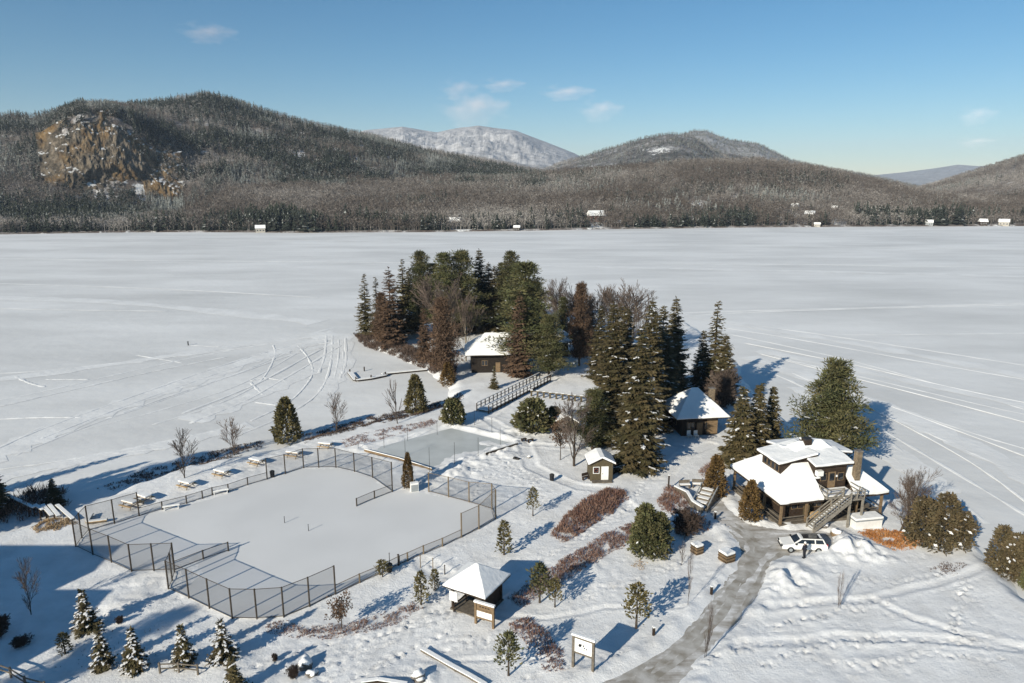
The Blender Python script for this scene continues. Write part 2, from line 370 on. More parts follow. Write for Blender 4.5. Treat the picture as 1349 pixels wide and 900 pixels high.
def drape(name, poly, z, m, step=.7, label=None, cat=None):
    xs_ = [p[0] for p in poly]; ys_ = [p[1] for p in poly]
    import bmesh
    bm = bmesh.new(); vs = [bm.verts.new((x, y, z)) for x, y in poly]; bm.faces.new(vs)
    bmesh.ops.triangulate(bm, faces=bm.faces); bmesh.ops.recalc_face_normals(bm, faces=bm.faces)
    if bm.faces[:] and bm.faces[:][0].normal.z < 0: bmesh.ops.reverse_faces(bm, faces=bm.faces)
    me = bpy.data.meshes.new(name); bm.to_mesh(me); bm.free(); me.materials.append(m)
    return tag(link(name, me), label, cat, kind='structure')
drape('road', ROAD, 1.0, M['road'], label='packed grey-brown snowy driveway curving up to the chalet', cat='road')
drape('ball_field', [(x, y) for x, y in FIELD], 1.006, mat('field_snow', (.72, .72, .715), .7, .05, .12, .12, 3, bdist=.03, col2=(.66, .66, .655)), label='smooth untouched snow over the fenced ball field', cat='playing field')
drape('ice_rink', RINK, 1.03, M['ice'], label='flooded grey skating rink ice beside the ball field', cat='ice')

def ruts():
    cl = P((826, 910), (885, 866), (935, 815), (968, 770), (990, 735), (988, 712), (962, 690)); cl2 = P((945, 838), (975, 790), (1000, 745), (1030, 722), (1090, 713))
    mb_ = MB(); mm = mat('tyre_worn_road', (.27, .245, .205), .85, .4, .8, .5, 9, col2=(.50, .485, .46), bdist=.04)
    k0 = 0
    for line_, o0 in ((cl, -1.15), (cl, .55), (cl2, -.8), (cl2, .8), (cl, -.2)):
        p = smooth_line(line_, 14); n = len(p); vs = []; fs = []; k0 += 1
        for i, q_ in enumerate(p):
            d = (p[min(i+1, n-1)]-p[max(i-1, 0)]).normalized(); r = Vector((d.y, -d.x, 0)); w = max(.02, (.30+.22*float(fbm(np.array(i*.31+o0*9), np.array(k0*3.1), 71, 3))*2)*min(1, i/6, (n-1-i)/6)); o = o0+.22*float(fbm(np.array(i*.11), np.array(k0*7.7), 73, 2))
            for s in (-w, w): vs.append((q_.x+r.x*(o+s), q_.y+r.y*(o+s), 1.004+.0022*k0))
            if i: fs.append((2*i-2, 2*i-1, 2*i+1, 2*i))
        mb_.add(vs, fs)
    tag(mb_.build('tyre_tracks', mm), 'brown worn tyre tracks along the snowy driveway', 'tyre tracks', kind='structure')
# ------------------------------------------------------------------ the lake
lk = bpy.data.materials.new('lake_snow'); lk.use_nodes = True
nt = lk.node_tree; N = nt.nodes; L = nt.links; b = N['Principled BSDF']; b.inputs['Roughness'].default_value = .7; b.inputs['Specular IOR Level'].default_value = .25
tc = N.new('ShaderNodeTexCoord'); mp = N.new('ShaderNodeMapping'); mp.inputs['Scale'].default_value = (.012, .03, .03); L.new(tc.outputs['Object'], mp.inputs['Vector'])
n1 = N.new('ShaderNodeTexNoise'); n1.inputs['Scale'].default_value = 1; n1.inputs['Detail'].default_value = 7; n1.inputs['Roughness'].default_value = .62; L.new(mp.outputs['Vector'], n1.inputs['Vector'])
cr = N.new('ShaderNodeValToRGB'); cr.color_ramp.elements[0].position = .3; cr.color_ramp.elements[0].color = (.60, .60, .59, 1)
cr.color_ramp.elements[1].position = .62; cr.color_ramp.elements[1].color = (.80, .80, .79, 1); L.new(n1.outputs['Fac'], cr.inputs['Fac']); L.new(cr.outputs['Color'], b.inputs['Base Color'])
n2 = N.new('ShaderNodeTexNoise'); n2.inputs['Scale'].default_value = .35; n2.inputs['Detail'].default_value = 8; L.new(tc.outputs['Object'], n2.inputs['Vector'])
bp = N.new('ShaderNodeBump'); bp.inputs['Strength'].default_value = .35; bp.inputs['Distance'].default_value = .25; L.new(n2.outputs['Fac'], bp.inputs['Height']); L.new(bp.outputs['Normal'], b.inputs['Normal'])
mb = MB(); mb.add([(-14000, -14000, 0), (14000, -14000, 0), (14000, 14000, 0), (-14000, 14000, 0)], [(0, 1, 2, 3)])
tag(mb.build('lake', lk), 'wide frozen lake under wind packed grey-white snow', 'lake', kind='structure')
def PL(*pp): return [on_plane(x, y, 0.0) for x, y in pp]
def smooth_line(p, n=10):
    p = [Vector((a, b_, 0)) for a, b_ in p]; out = []
    for i in range(len(p)-1):
        p0, p1, p2, p3 = p[max(i-1, 0)], p[i], p[i+1], p[min(i+2, len(p)-1)]
        for k in range(n):
            t = k/n; out.append(.5*((2*p1)+(p2-p0)*t+(2*p0-5*p1+4*p2-p3)*t*t+(3*p1-p0-3*p2+p3)*t**3))
    return out+[p[-1]]
RZ = [0]
def ridge_strip(mbv, pts, w, h, z=0.004, jit=.45):
    RZ[0] += 1; z = .004+RZ[0]*.0006
    pts = smooth_line(pts); n = len(pts); vs = []; fs = []
    for i, p in enumerate(pts):
        d = (pts[min(i+1, n-1)]-pts[max(i-1, 0)]).normalized(); r = Vector((d.y, -d.x, 0))
        k = 1+jit*(rnd.random()-.5)*2; e = 0 if i in (0, n-1) else 1
        hh = h*k*e
        for o, zz in ((-w/2, z), (-w*.22, z+max(hh, .003)), (w*.22, z+max(hh*.9, .003)), (w/2, z)): vs.append((p.x+r.x*o*k, p.y+r.y*o*k, zz))
        if i: fs += [((i-1)*4+j, i*4+j, i*4+j+1, (i-1)*4+j+1) for j in range(3)]
    mbv.add(vs, fs)
ruts()
lt = MB()   # snowmobile and ski tracks: low ridges of churned snow
for w, h, pp in [
    (3.5, .20, [(-60, 340), (300, 344), (700, 347), (1100, 349), (1420, 354)]), (2.2, .15, [(-60, 312), (500, 318), (900, 322), (1400, 330)]),
    (2.2, .16, [(860, 414), (960, 410), (1150, 405), (1420, 397)]), (1.2, .12, [(880, 418), (1000, 411), (1200, 405), (1420, 400)]),
    (1.8, .16, [(930, 420), (1050, 436), (1200, 458), (1420, 492)]), (1.2, .14, [(930, 428), (1050, 447), (1200, 474), (1420, 512)]), (1.0, .12, [(960, 440), (1100, 470), (1250, 510), (1420, 560)]),
    (1.0, .14, [(990, 470), (1080, 505), (1200, 560), (1420, 660)]), (.9, .12, [(990, 480), (1080, 520), (1220, 600), (1420, 720)]), (.8, .10, [(1010, 475), (1120, 515), (1280, 570), (1420, 610)]), (.8, .1, [(1020, 470), (1150, 500), (1300, 535), (1420, 560)]),
    (.9, .13, [(1040, 500), (1120, 545), (1200, 605), (1300, 690)]), (1.6, .1, [(1100, 441), (1250, 440), (1420, 438)]),
    (.9, .15, [(-40, 535), (60, 515), (160, 492), (260, 470), (360, 452), (440, 440)]), (1.2, .14, [(-40, 494), (60, 488), (190, 474), (340, 455), (440, 432)]),
    (.6, .10, [(-20, 600), (60, 562), (140, 545), (250, 505), (330, 478), (400, 455)]), (.6, .10, [(20, 600), (120, 560), (230, 522), (330, 485), (420, 447)]), (.6, .1, [(110, 566), (220, 538), (320, 505), (400, 460), (425, 443)]),
    (.6, .12, [(200, 560), (280, 535), (340, 505), (362, 470), (360, 455)]), (.6, .14, [(392, 455), (405, 470), (412, 488), (405, 505), (380, 530), (330, 555)]),
    (.7, .14, [(438, 440), (437, 470), (430, 500), (412, 525), (370, 550), (310, 575)]), (.6, .13, [(446, 440), (446, 470), (440, 500)]), (.6, .12, [(452, 445), (452, 475), (448, 500)]),
    (.9, .14, [(20, 496), (40, 505), (60, 510)]), (.9, .14, [(60, 500), (118, 500)]), (.8, .12, [(180, 468), (240, 478)]), (.8, .12, [(250, 455), (290, 457)]), (1.0, .16, [(-30, 554), (50, 550), (110, 550)]),
    (.9, .14, [(330, 502), (350, 498), (380, 503)]), (.8, .14, [(330, 504), (347, 521)]), (.9, .14, [(337, 530), (365, 534)]), (1.0, .12, [(-30, 622), (100, 604), (200, 585), (320, 560)]), (1.1, .12, [(0, 650), (60, 625), (140, 600), (220, 590)]),
    (.9, .17, [(440, 446), (400, 452), (330, 470), (240, 500), (140, 535), (40, 572), (-30, 605)]), (.9, .17, [(444, 450), (404, 457), (336, 476), (250, 505), (150, 541), (50, 580)]), (.9, .15, [(440, 455), (390, 466), (320, 490), (230, 520), (140, 552)]),
    (.9, .17, [(448, 452), (420, 462), (350, 500), (300, 522), (240, 545)]), (.9, .17, [(450, 455), (425, 470), (360, 508), (320, 530), (250, 558)]), (.9, .15, [(455, 445), (456, 475), (450, 495)]), (.9, .15, [(430, 440), (428, 468), (420, 492)]), (.9, .14, [(300, 470), (200, 490), (90, 515), (-20, 540)]),
    (7, .06, [(445, 440), (400, 455), (330, 475), (230, 510), (100, 555), (-40, 615)]), (6, .06, [(452, 440), (430, 475), (350, 515), (250, 555)]), (5, .06, [(440, 438), (300, 458), (150, 480), (-40, 505)]), (5, .06, [(455, 440), (452, 480), (420, 530)]), (4, .06, [(-40, 640), (80, 612), (200, 590), (330, 560)]),
    (6, .06, [(900, 415), (1050, 440), (1220, 470), (1420, 510)]), (6, .06, [(985, 470), (1100, 510), (1250, 575), (1420, 660)]), (5, .06, [(1000, 462), (1150, 492), (1420, 548)]), (5, .06, [(1050, 510), (1150, 580), (1250, 650)]), (9, .05, [(-60, 392), (150, 398), (420, 425)]), (9, .05, [(700, 350), (1000, 356), (1420, 366)]),
    (.6, .15, [(1000, 466), (1100, 492), (1230, 525), (1420, 575)]), (.6, .15, [(980, 452), (1120, 480), (1260, 512), (1420, 545)]), (.6, .15, [(1060, 520), (1130, 565), (1190, 615)]), (.6, .15, [(1040, 490), (1150, 540), (1280, 610), (1400, 700)]), (.6, .15, [(1070, 500), (1200, 545), (1400, 620)]),
    (2.6, .15, [(-60, 372), (200, 380), (420, 392)]), (2.2, .15, [(-60, 405), (80, 408), (220, 410)])]:
    ridge_strip(lt, PL(*pp), w*.8, h*.42)
tag(lt.build('snow_tracks', mat('track_snow', (.83, .83, .82), .75, .12, .15, .5, .8, bdist=.15), smooth=False), 'snowmobile and ski tracks ridged across the frozen lake', 'tracks', kind='structure')
# ------------------------------------------------------------------ hills across the lake
def azt(px, py):
    x, y, d = ray(px, py); return math.atan2(x, y), d/math.hypot(x, y)   # azimuth, tan(elevation)
def line(pts):
    a = [azt(*p) for p in pts]; return np.array([q_[0] for q_ in a]), np.array([q_[1] for q_ in a])
SH = line([(-420, 316), (-200, 312), (0, 309), (200, 306), (400, 307), (560, 306), (700, 304), (900, 301), (1100, 299), (1349, 298), (1800, 294)])
L0 = line([(-420, 262), (0, 258), (150, 262), (230, 258), (300, 225), (420, 226), (520, 230), (640, 228), (720, 224), (800, 217), (900, 208), (1000, 205), (1080, 216), (1160, 234), (1220, 247), (1280, 254), (1349, 258), (1800, 260)])
L1 = line([(-420, 175), (-200, 160), (0, 145), (40, 146), (100, 136), (165, 133), (230, 124), (270, 117), (310, 126), (345, 139), (400, 154), (450, 165), (500, 176), (560, 192), (640, 206), (700, 218), (760, 232), (820, 262), (1800, 330)])
L2 = line([(-420, 300), (380, 240), (440, 186), (480, 170), (530, 165), (575, 173), (600, 168), (630, 164), (680, 171), (720, 186), (755, 200), (800, 222), (860, 250), (1800, 320)])
L3 = line([(-420, 330), (640, 252), (700, 228), (740, 211), (800, 193), (850, 178), (885, 172), (915, 178), (945, 196), (990, 222), (1100, 262), (1800, 320)])
L4 = line([(-420, 330), (760, 262), (830, 205), (880, 180), (915, 169), (932, 170), (960, 181), (1000, 187), (1040, 207), (1080, 217), (1140, 227), (1180, 236), (1220, 246), (1260, 252), (1800, 300)])
L5 = line([(-420, 330), (1000, 300), (1150, 262), (1200, 247), (1240, 236), (1280, 223), (1320, 211), (1349, 202), (1420, 185), (1500, 168), (1800, 150)])
L6 = line([(-420, 330), (900, 250), (1100, 236), (1150, 231), (1190, 227), (1230, 222), (1262, 217), (1290, 219), (1349, 216), (1500, 225), (1800, 230)])
def ev(l, az): return np.interp(az, l[0], l[1])
def rsh(az): return CAM_H/np.maximum(.03, -ev(SH, az))
CMASK = line([(-420, 0), (30, 0), (62, 1), (205, 1), (232, 0), (1800, 0)])[0]
CL = line([(-420, 256), (60, 254), (130, 250), (215, 258), (1800, 258)]); CT = line([(-420, 185), (55, 182), (80, 168), (105, 156), (150, 155), (175, 170), (205, 196), (230, 205), (1800, 210)])
def hill_h(az, r, detail=True):
    rs = rsh(az)
    h = np.where(r < rs-4, -3.0, np.clip((r-rs)*.4, -3, 1.2))
    X, Y = r*np.sin(az), r*np.cos(az)
    n = fbm(X/180, Y/180, 101, 5); n2 = fbm(X/45, Y/45, 201, 4)
    def layer(l, r0, r1, p=1.0, tall=9.0, back=.3, prof=None):
        e1 = ev(l, az); hr = CAM_H+r1*e1-tall
        t = np.clip((r-r0)/(r1-r0), 0, 1)
        s = (.55*t+.45*t*t*(3-2*t))**p
        up = hr*s
        if prof is not None: up = prof(up, hr)
        amp = (.10*np.maximum(hr, 0))*np.sin(np.pi*np.clip(t, 0, 1))
        up = up+amp*n+.45*amp*n2
        dn = hr-(r-r1)*back
        return np.where(r <= r1, np.where(r < r0, -5, up), dn)
    cm = np.interp(az, CMASK, [0, 0, 1, 1, 0, 0])
    def cliff(up, hr):
        foot = CAM_H+872*np.interp(az, CL[0], CL[1]); top = CAM_H+932*np.interp(az, CT[0], CT[1])
        c = np.where(r < 760, 2+(r-700)*.05, 2+(foot-2)*np.clip((r-740)/132, 0, 1))
        c = np.where(r > 872, foot+(top-foot)*np.clip((r-872)/60, 0, 1), c)
        c = np.where(r > 932, top+(hr-top)*np.clip((r-932)/420, 0, 1)**.8, c)
        return up*(1-cm)+c*cm
    h = np.maximum(h, layer(L0, rs+6, 1000, .75, 9, .22))
    h = np.maximum(h, layer(L1, 700, 1350, 1.0, 10, .3, cliff))
    h = np.maximum(h, layer(L2, 2600, 4800, .9, 6, .2))
    h = np.maximum(h, layer(L3, 1200, 2200, 1.0, 9, .25))
    h = np.maximum(h, layer(L4, 1400, 3000, 1.0, 8, .2))
    h = np.maximum(h, layer(L5, 900, 1700, 1.0, 9, .2))
    h = np.maximum(h, layer(L6, 6000, 9000, 1.0, 0, .1))
    return np.where(r < rs, np.minimum(h, -.5), h)
az_ = np.radians(np.linspace(-62, 62, 1210))
r_ = np.concatenate([np.arange(500, 700, 5), np.arange(700, 850, 6), np.arange(850, 945, 1.6), np.arange(945, 1500, 12), np.geomspace(1500, 11000, 110)])
AZ, RR = np.meshgrid(az_, r_)
HH = hill_h(AZ, RR)
nr, na = AZ.shape
hx, hy = RR*np.sin(AZ), RR*np.cos(AZ)
ii = np.arange(nr*na).reshape(nr, na)
q = np.stack([ii[:-1, :-1], ii[:-1, 1:], ii[1:, 1:], ii[1:, :-1]], -1).reshape(-1, 4)
hm = bpy.data.materials.new('hill_ground'); hm.use_nodes = True
nt = hm.node_tree; N = nt.nodes; L = nt.links; b = N['Principled BSDF']; b.inputs['Roughness'].default_value = .9; b.inputs['Specular IOR Level'].default_value = .1
tc = N.new('ShaderNodeTexCoord'); ge = N.new('ShaderNodeNewGeometry')
def noise(s, det=6, scl=None, rgh=.6):
    n = N.new('ShaderNodeTexNoise'); n.inputs['Scale'].default_value = s; n.inputs['Detail'].default_value = det; n.inputs['Roughness'].default_value = rgh
    if scl:
        m_ = N.new('ShaderNodeMapping'); m_.inputs['Scale'].default_value = scl; L.new(tc.outputs['Object'], m_.inputs['Vector']); L.new(m_.outputs['Vector'], n.inputs['Vector'])
    else: L.new(tc.outputs['Object'], n.inputs['Vector'])
    return n.outputs['Fac']
def ramp(f, stops):
    r = N.new('ShaderNodeValToRGB'); e = r.color_ramp.elements
    while len(e) < len(stops): e.new(.5)
    for k, (p, c) in enumerate(stops): e[k].position = p; e[k].color = (*c, 1)
    L.new(f, r.inputs['Fac']); return r.outputs['Color']
def mixc(f, a, c):
    m_ = N.new('ShaderNodeMix'); m_.data_type = 'RGBA'; L.new(f, m_.inputs['Factor']); L.new(a, m_.inputs['A']); L.new(c, m_.inputs['B']); return m_.outputs['Result']
def mrange(f, a, c, lo=0, hi=1):
    m_ = N.new('ShaderNodeMapRange'); m_.inputs['From Min'].default_value = a; m_.inputs['From Max'].default_value = c; m_.inputs['To Min'].default_value = lo; m_.inputs['To Max'].default_value = hi; L.new(f, m_.inputs['Value']); return m_.outputs['Result']
floor_c = ramp(noise(.06, 8), [(.40, (.12, .095, .08)), (.53, (.22, .195, .18)), (.66, (.55, .54, .54))])
far_f = ramp(noise(.011, 9, (1, 1, 2.5), .72), [(.40, (.06, .06, .058)), (.53, (.17, .165, .165)), (.64, (.42, .42, .43))])
frost = ramp(noise(.03, 9, (1, 1, .9), .75), [(.34, (.27, .27, .28)), (.48, (.40, .40, .41)), (.62, (.53, .53, .545))])
rock = ramp(noise(.075, 8, (1, 1, .45)), [(.34, (.04, .034, .028)), (.44, (.12, .085, .05)), (.52, (.22, .14, .062)), (.60, (.30, .185, .08)), (.68, (.17, .135, .095))])
rocksn = ramp(noise(.09, 7, (1, 1, .5)), [(.585, (0, 0, 0)), (.64, (1, 1, 1))])
at = N.new('ShaderNodeAttribute'); at.attribute_name = 'tint'      # 0 near woods, .5 far woods, 1 frosted heights
c1 = mixc(mrange(at.outputs['Fac'], .05, .45), floor_c, far_f)
c2 = mixc(mrange(at.outputs['Fac'], .55, .95), c1, frost)
sx = N.new('ShaderNodeSeparateXYZ'); L.new(ge.outputs['True Normal'], sx.inputs['Vector'])
steep = mrange(sx.outputs['Z'], .62, .42)
sn = N.new('ShaderNodeRGB'); sn.outputs[0].default_value = (.78, .78, .78, 1)
rk = mixc(rocksn, rock, sn.outputs[0])
at2 = N.new('ShaderNodeAttribute'); at2.attribute_name = 'tint'
cst = N.new('ShaderNodeMath'); cst.operation = 'MULTIPLY'; L.new(steep, cst.inputs[0]); L.new(mrange(at.outputs['Fac'], .3, .05), cst.inputs[1])
ao = N.new('ShaderNodeAttribute'); ao.attribute_name = 'open'; son = N.new('ShaderNodeRGB'); son.outputs[0].default_value = (.74, .74, .735, 1)
ov = N.new('ShaderNodeMath'); ov.operation = 'ADD'; L.new(ao.outputs['Fac'], ov.inputs[0]); L.new(mrange(noise(.09, 8), .34, .66, -.75, .45), ov.inputs[1])
L.new(mixc(mrange(ov.outputs[0], .35, .6), c2, son.outputs[0]), b.inputs['Base Color'])
bp = N.new('ShaderNodeBump'); bp.inputs['Strength'].default_value = .9; bp.inputs['Distance'].default_value = 6; L.new(noise(.09, 8, None, .7), bp.inputs['Height']); L.new(bp.outputs['Normal'], b.inputs['Normal'])
frostm = np.where(RR > 3400, 1.0, np.where((RR > 2350), .80, np.where(RR > 1650, .5, np.where(RR > 1420, .4, 0.0))))
frostm = np.where(RR > 5500, .78, frostm)
hill_me = np_mesh('hills', np.stack([hx, hy, HH], -1).reshape(-1, 3), q, hm, tint=frostm.ravel(), smooth=False)
OPEN = [(1060, 282, 25, 10), (785, 294, 16, 12), (602, 297, 18, 10), (920, 270, 14, 8), (1330, 292, 22, 7), (960, 262, 26, 4), (125, 153, 22, 6), (1110, 285, 12, 6), (395, 207, 10, 6), (868, 200, 18, 3)]
def open_at(px, py):
    o = np.exp(-(((px-165)/70)**2+((py-254)/12)**2))*.95+np.exp(-(((px-80)/170)**2+((py-303)/6)**2))*.75+np.exp(-(((px-110)/16)**2+((py-235)/16)**2))*.9
    for ox, oy, ow, oh in OPEN: o = o+np.exp(-(((px-ox)/ow)**2+((py-oy)/oh)**2))
    return o
oa = hill_me.attributes.new('open', 'FLOAT', 'POINT'); oa.data.foreach_set('value', open_at(674.5+np.tan(AZ)*943.8, 240-(HH-CAM_H)/RR*943.8).ravel().astype(np.float32))
tag(link('hills', hill_me), 'wooded snowy hills and an ochre cliff beyond the frozen lake', 'hills', kind='structure')

# the rock face standing proud of the slope
rm = bpy.data.materials.new('cliff_rock'); rm.use_nodes = True; nt = rm.node_tree; N = nt.nodes; L = nt.links; b = N['Principled BSDF']; b.inputs['Roughness'].default_value = .9; b.inputs['Specular IOR Level'].default_value = .1
tc = N.new('ShaderNodeTexCoord'); ge = N.new('ShaderNodeNewGeometry')
grey = ramp(noise(.16, 9, (1, 1, .5), .7), [(.36, (.03, .026, .022)), (.5, (.10, .082, .06)), (.62, (.20, .165, .125))])
ochre = ramp(noise(.13, 9, (1, 1, .4), .7), [(.36, (.08, .045, .02)), (.5, (.165, .104, .046)), (.64, (.25, .175, .09))])
rk = mixc(mrange(noise(.028, 5, (1, 1, .8)), .47, .62), grey, ochre)
sx = N.new('ShaderNodeSeparateXYZ'); L.new(ge.outputs['Normal'], sx.inputs['Vector'])
sa = N.new('ShaderNodeMath'); sa.operation = 'MULTIPLY_ADD'; sa.inputs[1].default_value = .9; L.new(noise(.2, 6), sa.inputs[0]); L.new(sx.outputs['Z'], sa.inputs[2])
sn = N.new('ShaderNodeRGB'); sn.outputs[0].default_value = (.76, .76, .75, 1)
L.new(mixc(mrange(sa.outputs[0], 1.30, 1.41), rk, sn.outputs[0]), b.inputs['Base Color'])
bp = N.new('ShaderNodeBump'); bp.inputs['Strength'].default_value = .8; bp.inputs['Distance'].default_value = 3; L.new(noise(.3, 8, (1, 1, .6), .7), bp.inputs['Height']); L.new(bp.outputs['Normal'], b.inputs['Normal'])
cu = np.linspace(azt(50, 200)[0], azt(240, 200)[0], 260); cv = np.linspace(-.12, 1.12, 110); CU, CV = np.meshgrid(cu, cv)
cf = CAM_H+872*np.interp(CU, CL[0], CL[1]); ct_ = CAM_H+932*np.interp(CU, CT[0], CT[1]); XA = CU*900; ZA_ = cf+CV*(ct_-cf)
k6 = 5.0; nn = 2.4*fbm(XA/34, ZA_*0+2, 811, 3)+.8*fbm(XA/9, ZA_/30, 812, 3); vv = CV*k6+nn; stv = (np.floor(vv)+sstep(.45, .95, vv-np.floor(vv))-nn)/k6
uu = (CU-cu[0])/(cu[-1]-cu[0]); edge = np.minimum(np.minimum(uu, 1-uu)*6.0, np.minimum(CV+.12, 1.12-CV)*3.2)
msk = edge-.5+1.5*fbm(XA/30, ZA_/26, 821, 4)+.5*fbm(XA/9, ZA_/9, 823, 3)
blk = 7*fbm(XA/16, ZA_/40, 831, 3)+4.5*np.abs(fbm(XA/6, ZA_/14, 833, 3))+2*fbm(XA/2.5, ZA_/4, 835, 2)
rr_ = 872+60*(.32*stv+.68*CV)-np.clip(msk*11, -9, 7)-blk*np.clip(msk*2, 0, 1)
im_ = np.arange(CU.size).reshape(CU.shape); q = np.stack([im_[:-1, :-1], im_[:-1, 1:], im_[1:, 1:], im_[1:, :-1]], -1).reshape(-1, 4)
cl_me = np_mesh('cliff', np.stack([rr_*np.sin(CU), rr_*np.cos(CU), ZA_], -1).reshape(-1, 3), q, rm)
tag(link('cliff', cl_me), 'weathered ochre and grey cliff face with snowy ledges on the left hill', 'cliff', kind='structure')
# visible ground of the hills, sampled for the woods
elev = (HH-CAM_H)/RR
run = np.maximum.accumulate(elev+0.0, axis=0)
def hsample(az, r):
    ia = np.interp(az, az_, np.arange(na)); ir = np.interp(r, r_, np.arange(nr))
    a0 = np.clip(ia.astype(int), 0, na-2); r0 = np.clip(ir.astype(int), 0, nr-2); fa, fr = ia-a0, ir-r0
    return ((HH[r0, a0]*(1-fa)+HH[r0, a0+1]*fa)*(1-fr)+(HH[r0+1, a0]*(1-fa)+HH[r0+1, a0+1]*fa)*fr), run[r0, a0], np.abs(HH[r0+1, a0]-HH[r0, a0])/(r_[r0+1]-r_[r0]), r0
NC = 330000
ca = np.radians(rng.uniform(-53, 53, NC)); rsc = rsh(ca)
cr_ = np.exp(rng.uniform(np.log(rsc+4), np.log(3200), NC))
chh, crun, cslope, _ = hsample(ca, cr_)
vis = ((chh+11-CAM_H)/cr_ >= crun) & (chh > .5) & ((cslope < .9) | (rng.random(NC) < .6))
ca, cr_, chh = ca[vis], cr_[vis], chh[vis]
cel = (chh-CAM_H)/cr_
cpx = 674.5+np.tan(ca)*943.8; cX, cY = cr_*np.sin(ca), cr_*np.cos(ca)
cpy = 240-cel*943.8
big = fbm(cX/90, cY/90, 401, 4); mid = fbm(cX/30, cY/30, 411, 3)
# conifer share: the face of the left hill, the strip along the shore, patches elsewhere
pc = np.clip(.08+.9*big, 0, .5)
pc = np.where((cr_ > 740) & (cr_ < 1300) & (cpx > 190) & (cpx < 720) & (chh > CAM_H-8), .80+1.9*big+.8*mid, pc)
pc = np.where((cpx < 240) & (cr_ < 1350) & (cr_ > 640), .62+1.8*big, pc)
dsr = cr_-rsh(ca)
pc = np.where(dsr < 45, np.clip(.42+1.5*big+1.1*mid, .04, 1), pc)
pc = np.where((cr_ > 1200) & (cr_ < 2250) & (cpx > 760) & (cpx < 950), .65, pc)
pc = np.where(cr_ > 2300, .7, pc)
# thin the woods out under the cliff and where the photograph shows open snow
op = np.clip(open_at(cpx, cpy)*(.55+1.3*fbm(cX/14, cY/14, 571, 3)), 0, .9)
keep = rng.random(len(ca)) > np.clip(op, 0, .97)
dens = np.where(cr_ < 1000, 1.0, np.where(cr_ < 1700, 1.0, .55))
keep &= rng.random(len(ca)) < dens*.66
ca, cr_, chh, cX, cY, pc, dsr, cpx, big, cpy = [v[keep] for v in (ca, cr_, chh, cX, cY, pc, dsr, cpx, big, cpy)]
iscon = rng.random(len(ca)) < pc
print('far trees', len(ca), iscon.sum())
fm = M['far_bare'] = mat('far_bare_crowns', (.102, .080, .064), .9, .25, .05, tint=(.34, .315, .29))
fc = M['far_conifer'] = mat('far_conifer_crowns', (.024, .031, .019), .9, .3, .05, tint=(.30, .31, .29))

def far_bare(sel, name, label, nsl=22):
    n = int(sel.sum()); x, y, z, r = cX[sel], cY[sel], chh[sel], cr_[sel]
    hgt = rng.uniform(6, 10.5, n); wid = rng.uniform(2.2, 3.7, n)
    t0 = np.clip(rng.normal(.32, .3, n)+1.2*fbm(x/120, y/120, 501, 3), 0, 1)
    V = []; T = []
    for k in range(nsl):
        a = rng.uniform(0, 2*np.pi, n); u = np.sqrt(rng.random(n)); zz = rng.uniform(.25, .95, n)
        env = np.sqrt(np.clip(1-((zz-.58)/.45)**2, .05, 1))
        px_ = x+np.cos(a)*u*wid*env; py_ = y+np.sin(a)*u*wid*env; pz = z+zz*hgt
        ln = rng.uniform(.9, 2.4, n); up = rng.uniform(.3, 1.2, n); dxy = np.stack([np.cos(a+rng.normal(0, .7, n)), np.sin(a+rng.normal(0, .7, n)), up], -1); dxy /= np.linalg.norm(dxy, axis=1)[:, None]
        p = np.stack([px_, py_, pz], -1); side = rng.normal(0, 1, (n, 3)); side -= dxy*(side*dxy).sum(1)[:, None]; side /= np.linalg.norm(side, axis=1)[:, None]
        w = rng.uniform(.09, .30, n)[:, None]*(1+(r > 1500)*1.0)[:, None]
        V += [p-side*w, p+side*w, p+dxy*ln[:, None]]; T += [t0+rng.normal(0, .12, n)]*3
    # the stem
    V += [np.stack([x-.16, y, z-.5], -1), np.stack([x+.16, y, z-.5], -1), np.stack([x, y, z+hgt*.9], -1)]; T += [t0*.6+.2]*3
    VV = np.stack(V, 1).reshape(-1, 3); TT = np.clip(np.stack(T, 1).reshape(-1), 0, 1)
    return tag(link(name, np_mesh(name, VV, np.arange(len(VV)).reshape(-1, 3), fm, tint=TT)), label, 'woods', kind='stuff')
def conifer_tris(n, x, y, z, hgt, wid, tint, tiers=6, per=7, frost=.3):
    V = []; T = []
    for k in range(tiers):
        f = k/tiers
        for j in range(per):
            a = rng.uniform(0, 2*np.pi, n); L_ = wid*(1-f)**.85*rng.uniform(.6, 1.15, n)
            zz = z+hgt*(.1+.86*f+rng.uniform(-.05, .05, n)); dr = rng.uniform(.05, .16, n)*hgt
            c, s = np.cos(a), np.sin(a); hw = L_*rng.uniform(.28, .5, n)
            V += [np.stack([x, y, zz+dr*.7], -1), np.stack([x+c*L_-s*hw, y+s*L_+c*hw, zz-dr*.35], -1), np.stack([x+c*L_+s*hw, y+s*L_-c*hw, zz-dr*.35], -1)]
            T += [np.where(rng.random(n) < frost, rng.uniform(.5, 1, n), 0)+tint]*3
    a = rng.uniform(0, 6.3, n)
    V += [np.stack([x-wid*.14, y, z+hgt*.8], -1), np.stack([x+wid*.14, y, z+hgt*.8], -1), np.stack([x, y, z+hgt], -1)]; T += [tint]*3
    V += [np.stack([x-.2, y, z-.5], -1), np.stack([x+.2, y, z-.5], -1), np.stack([x, y, z+hgt*.6], -1)]; T += [tint]*3
    return np.stack(V, 1).reshape(-1, 3), np.clip(np.stack(T, 1).reshape(-1), 0, 1)
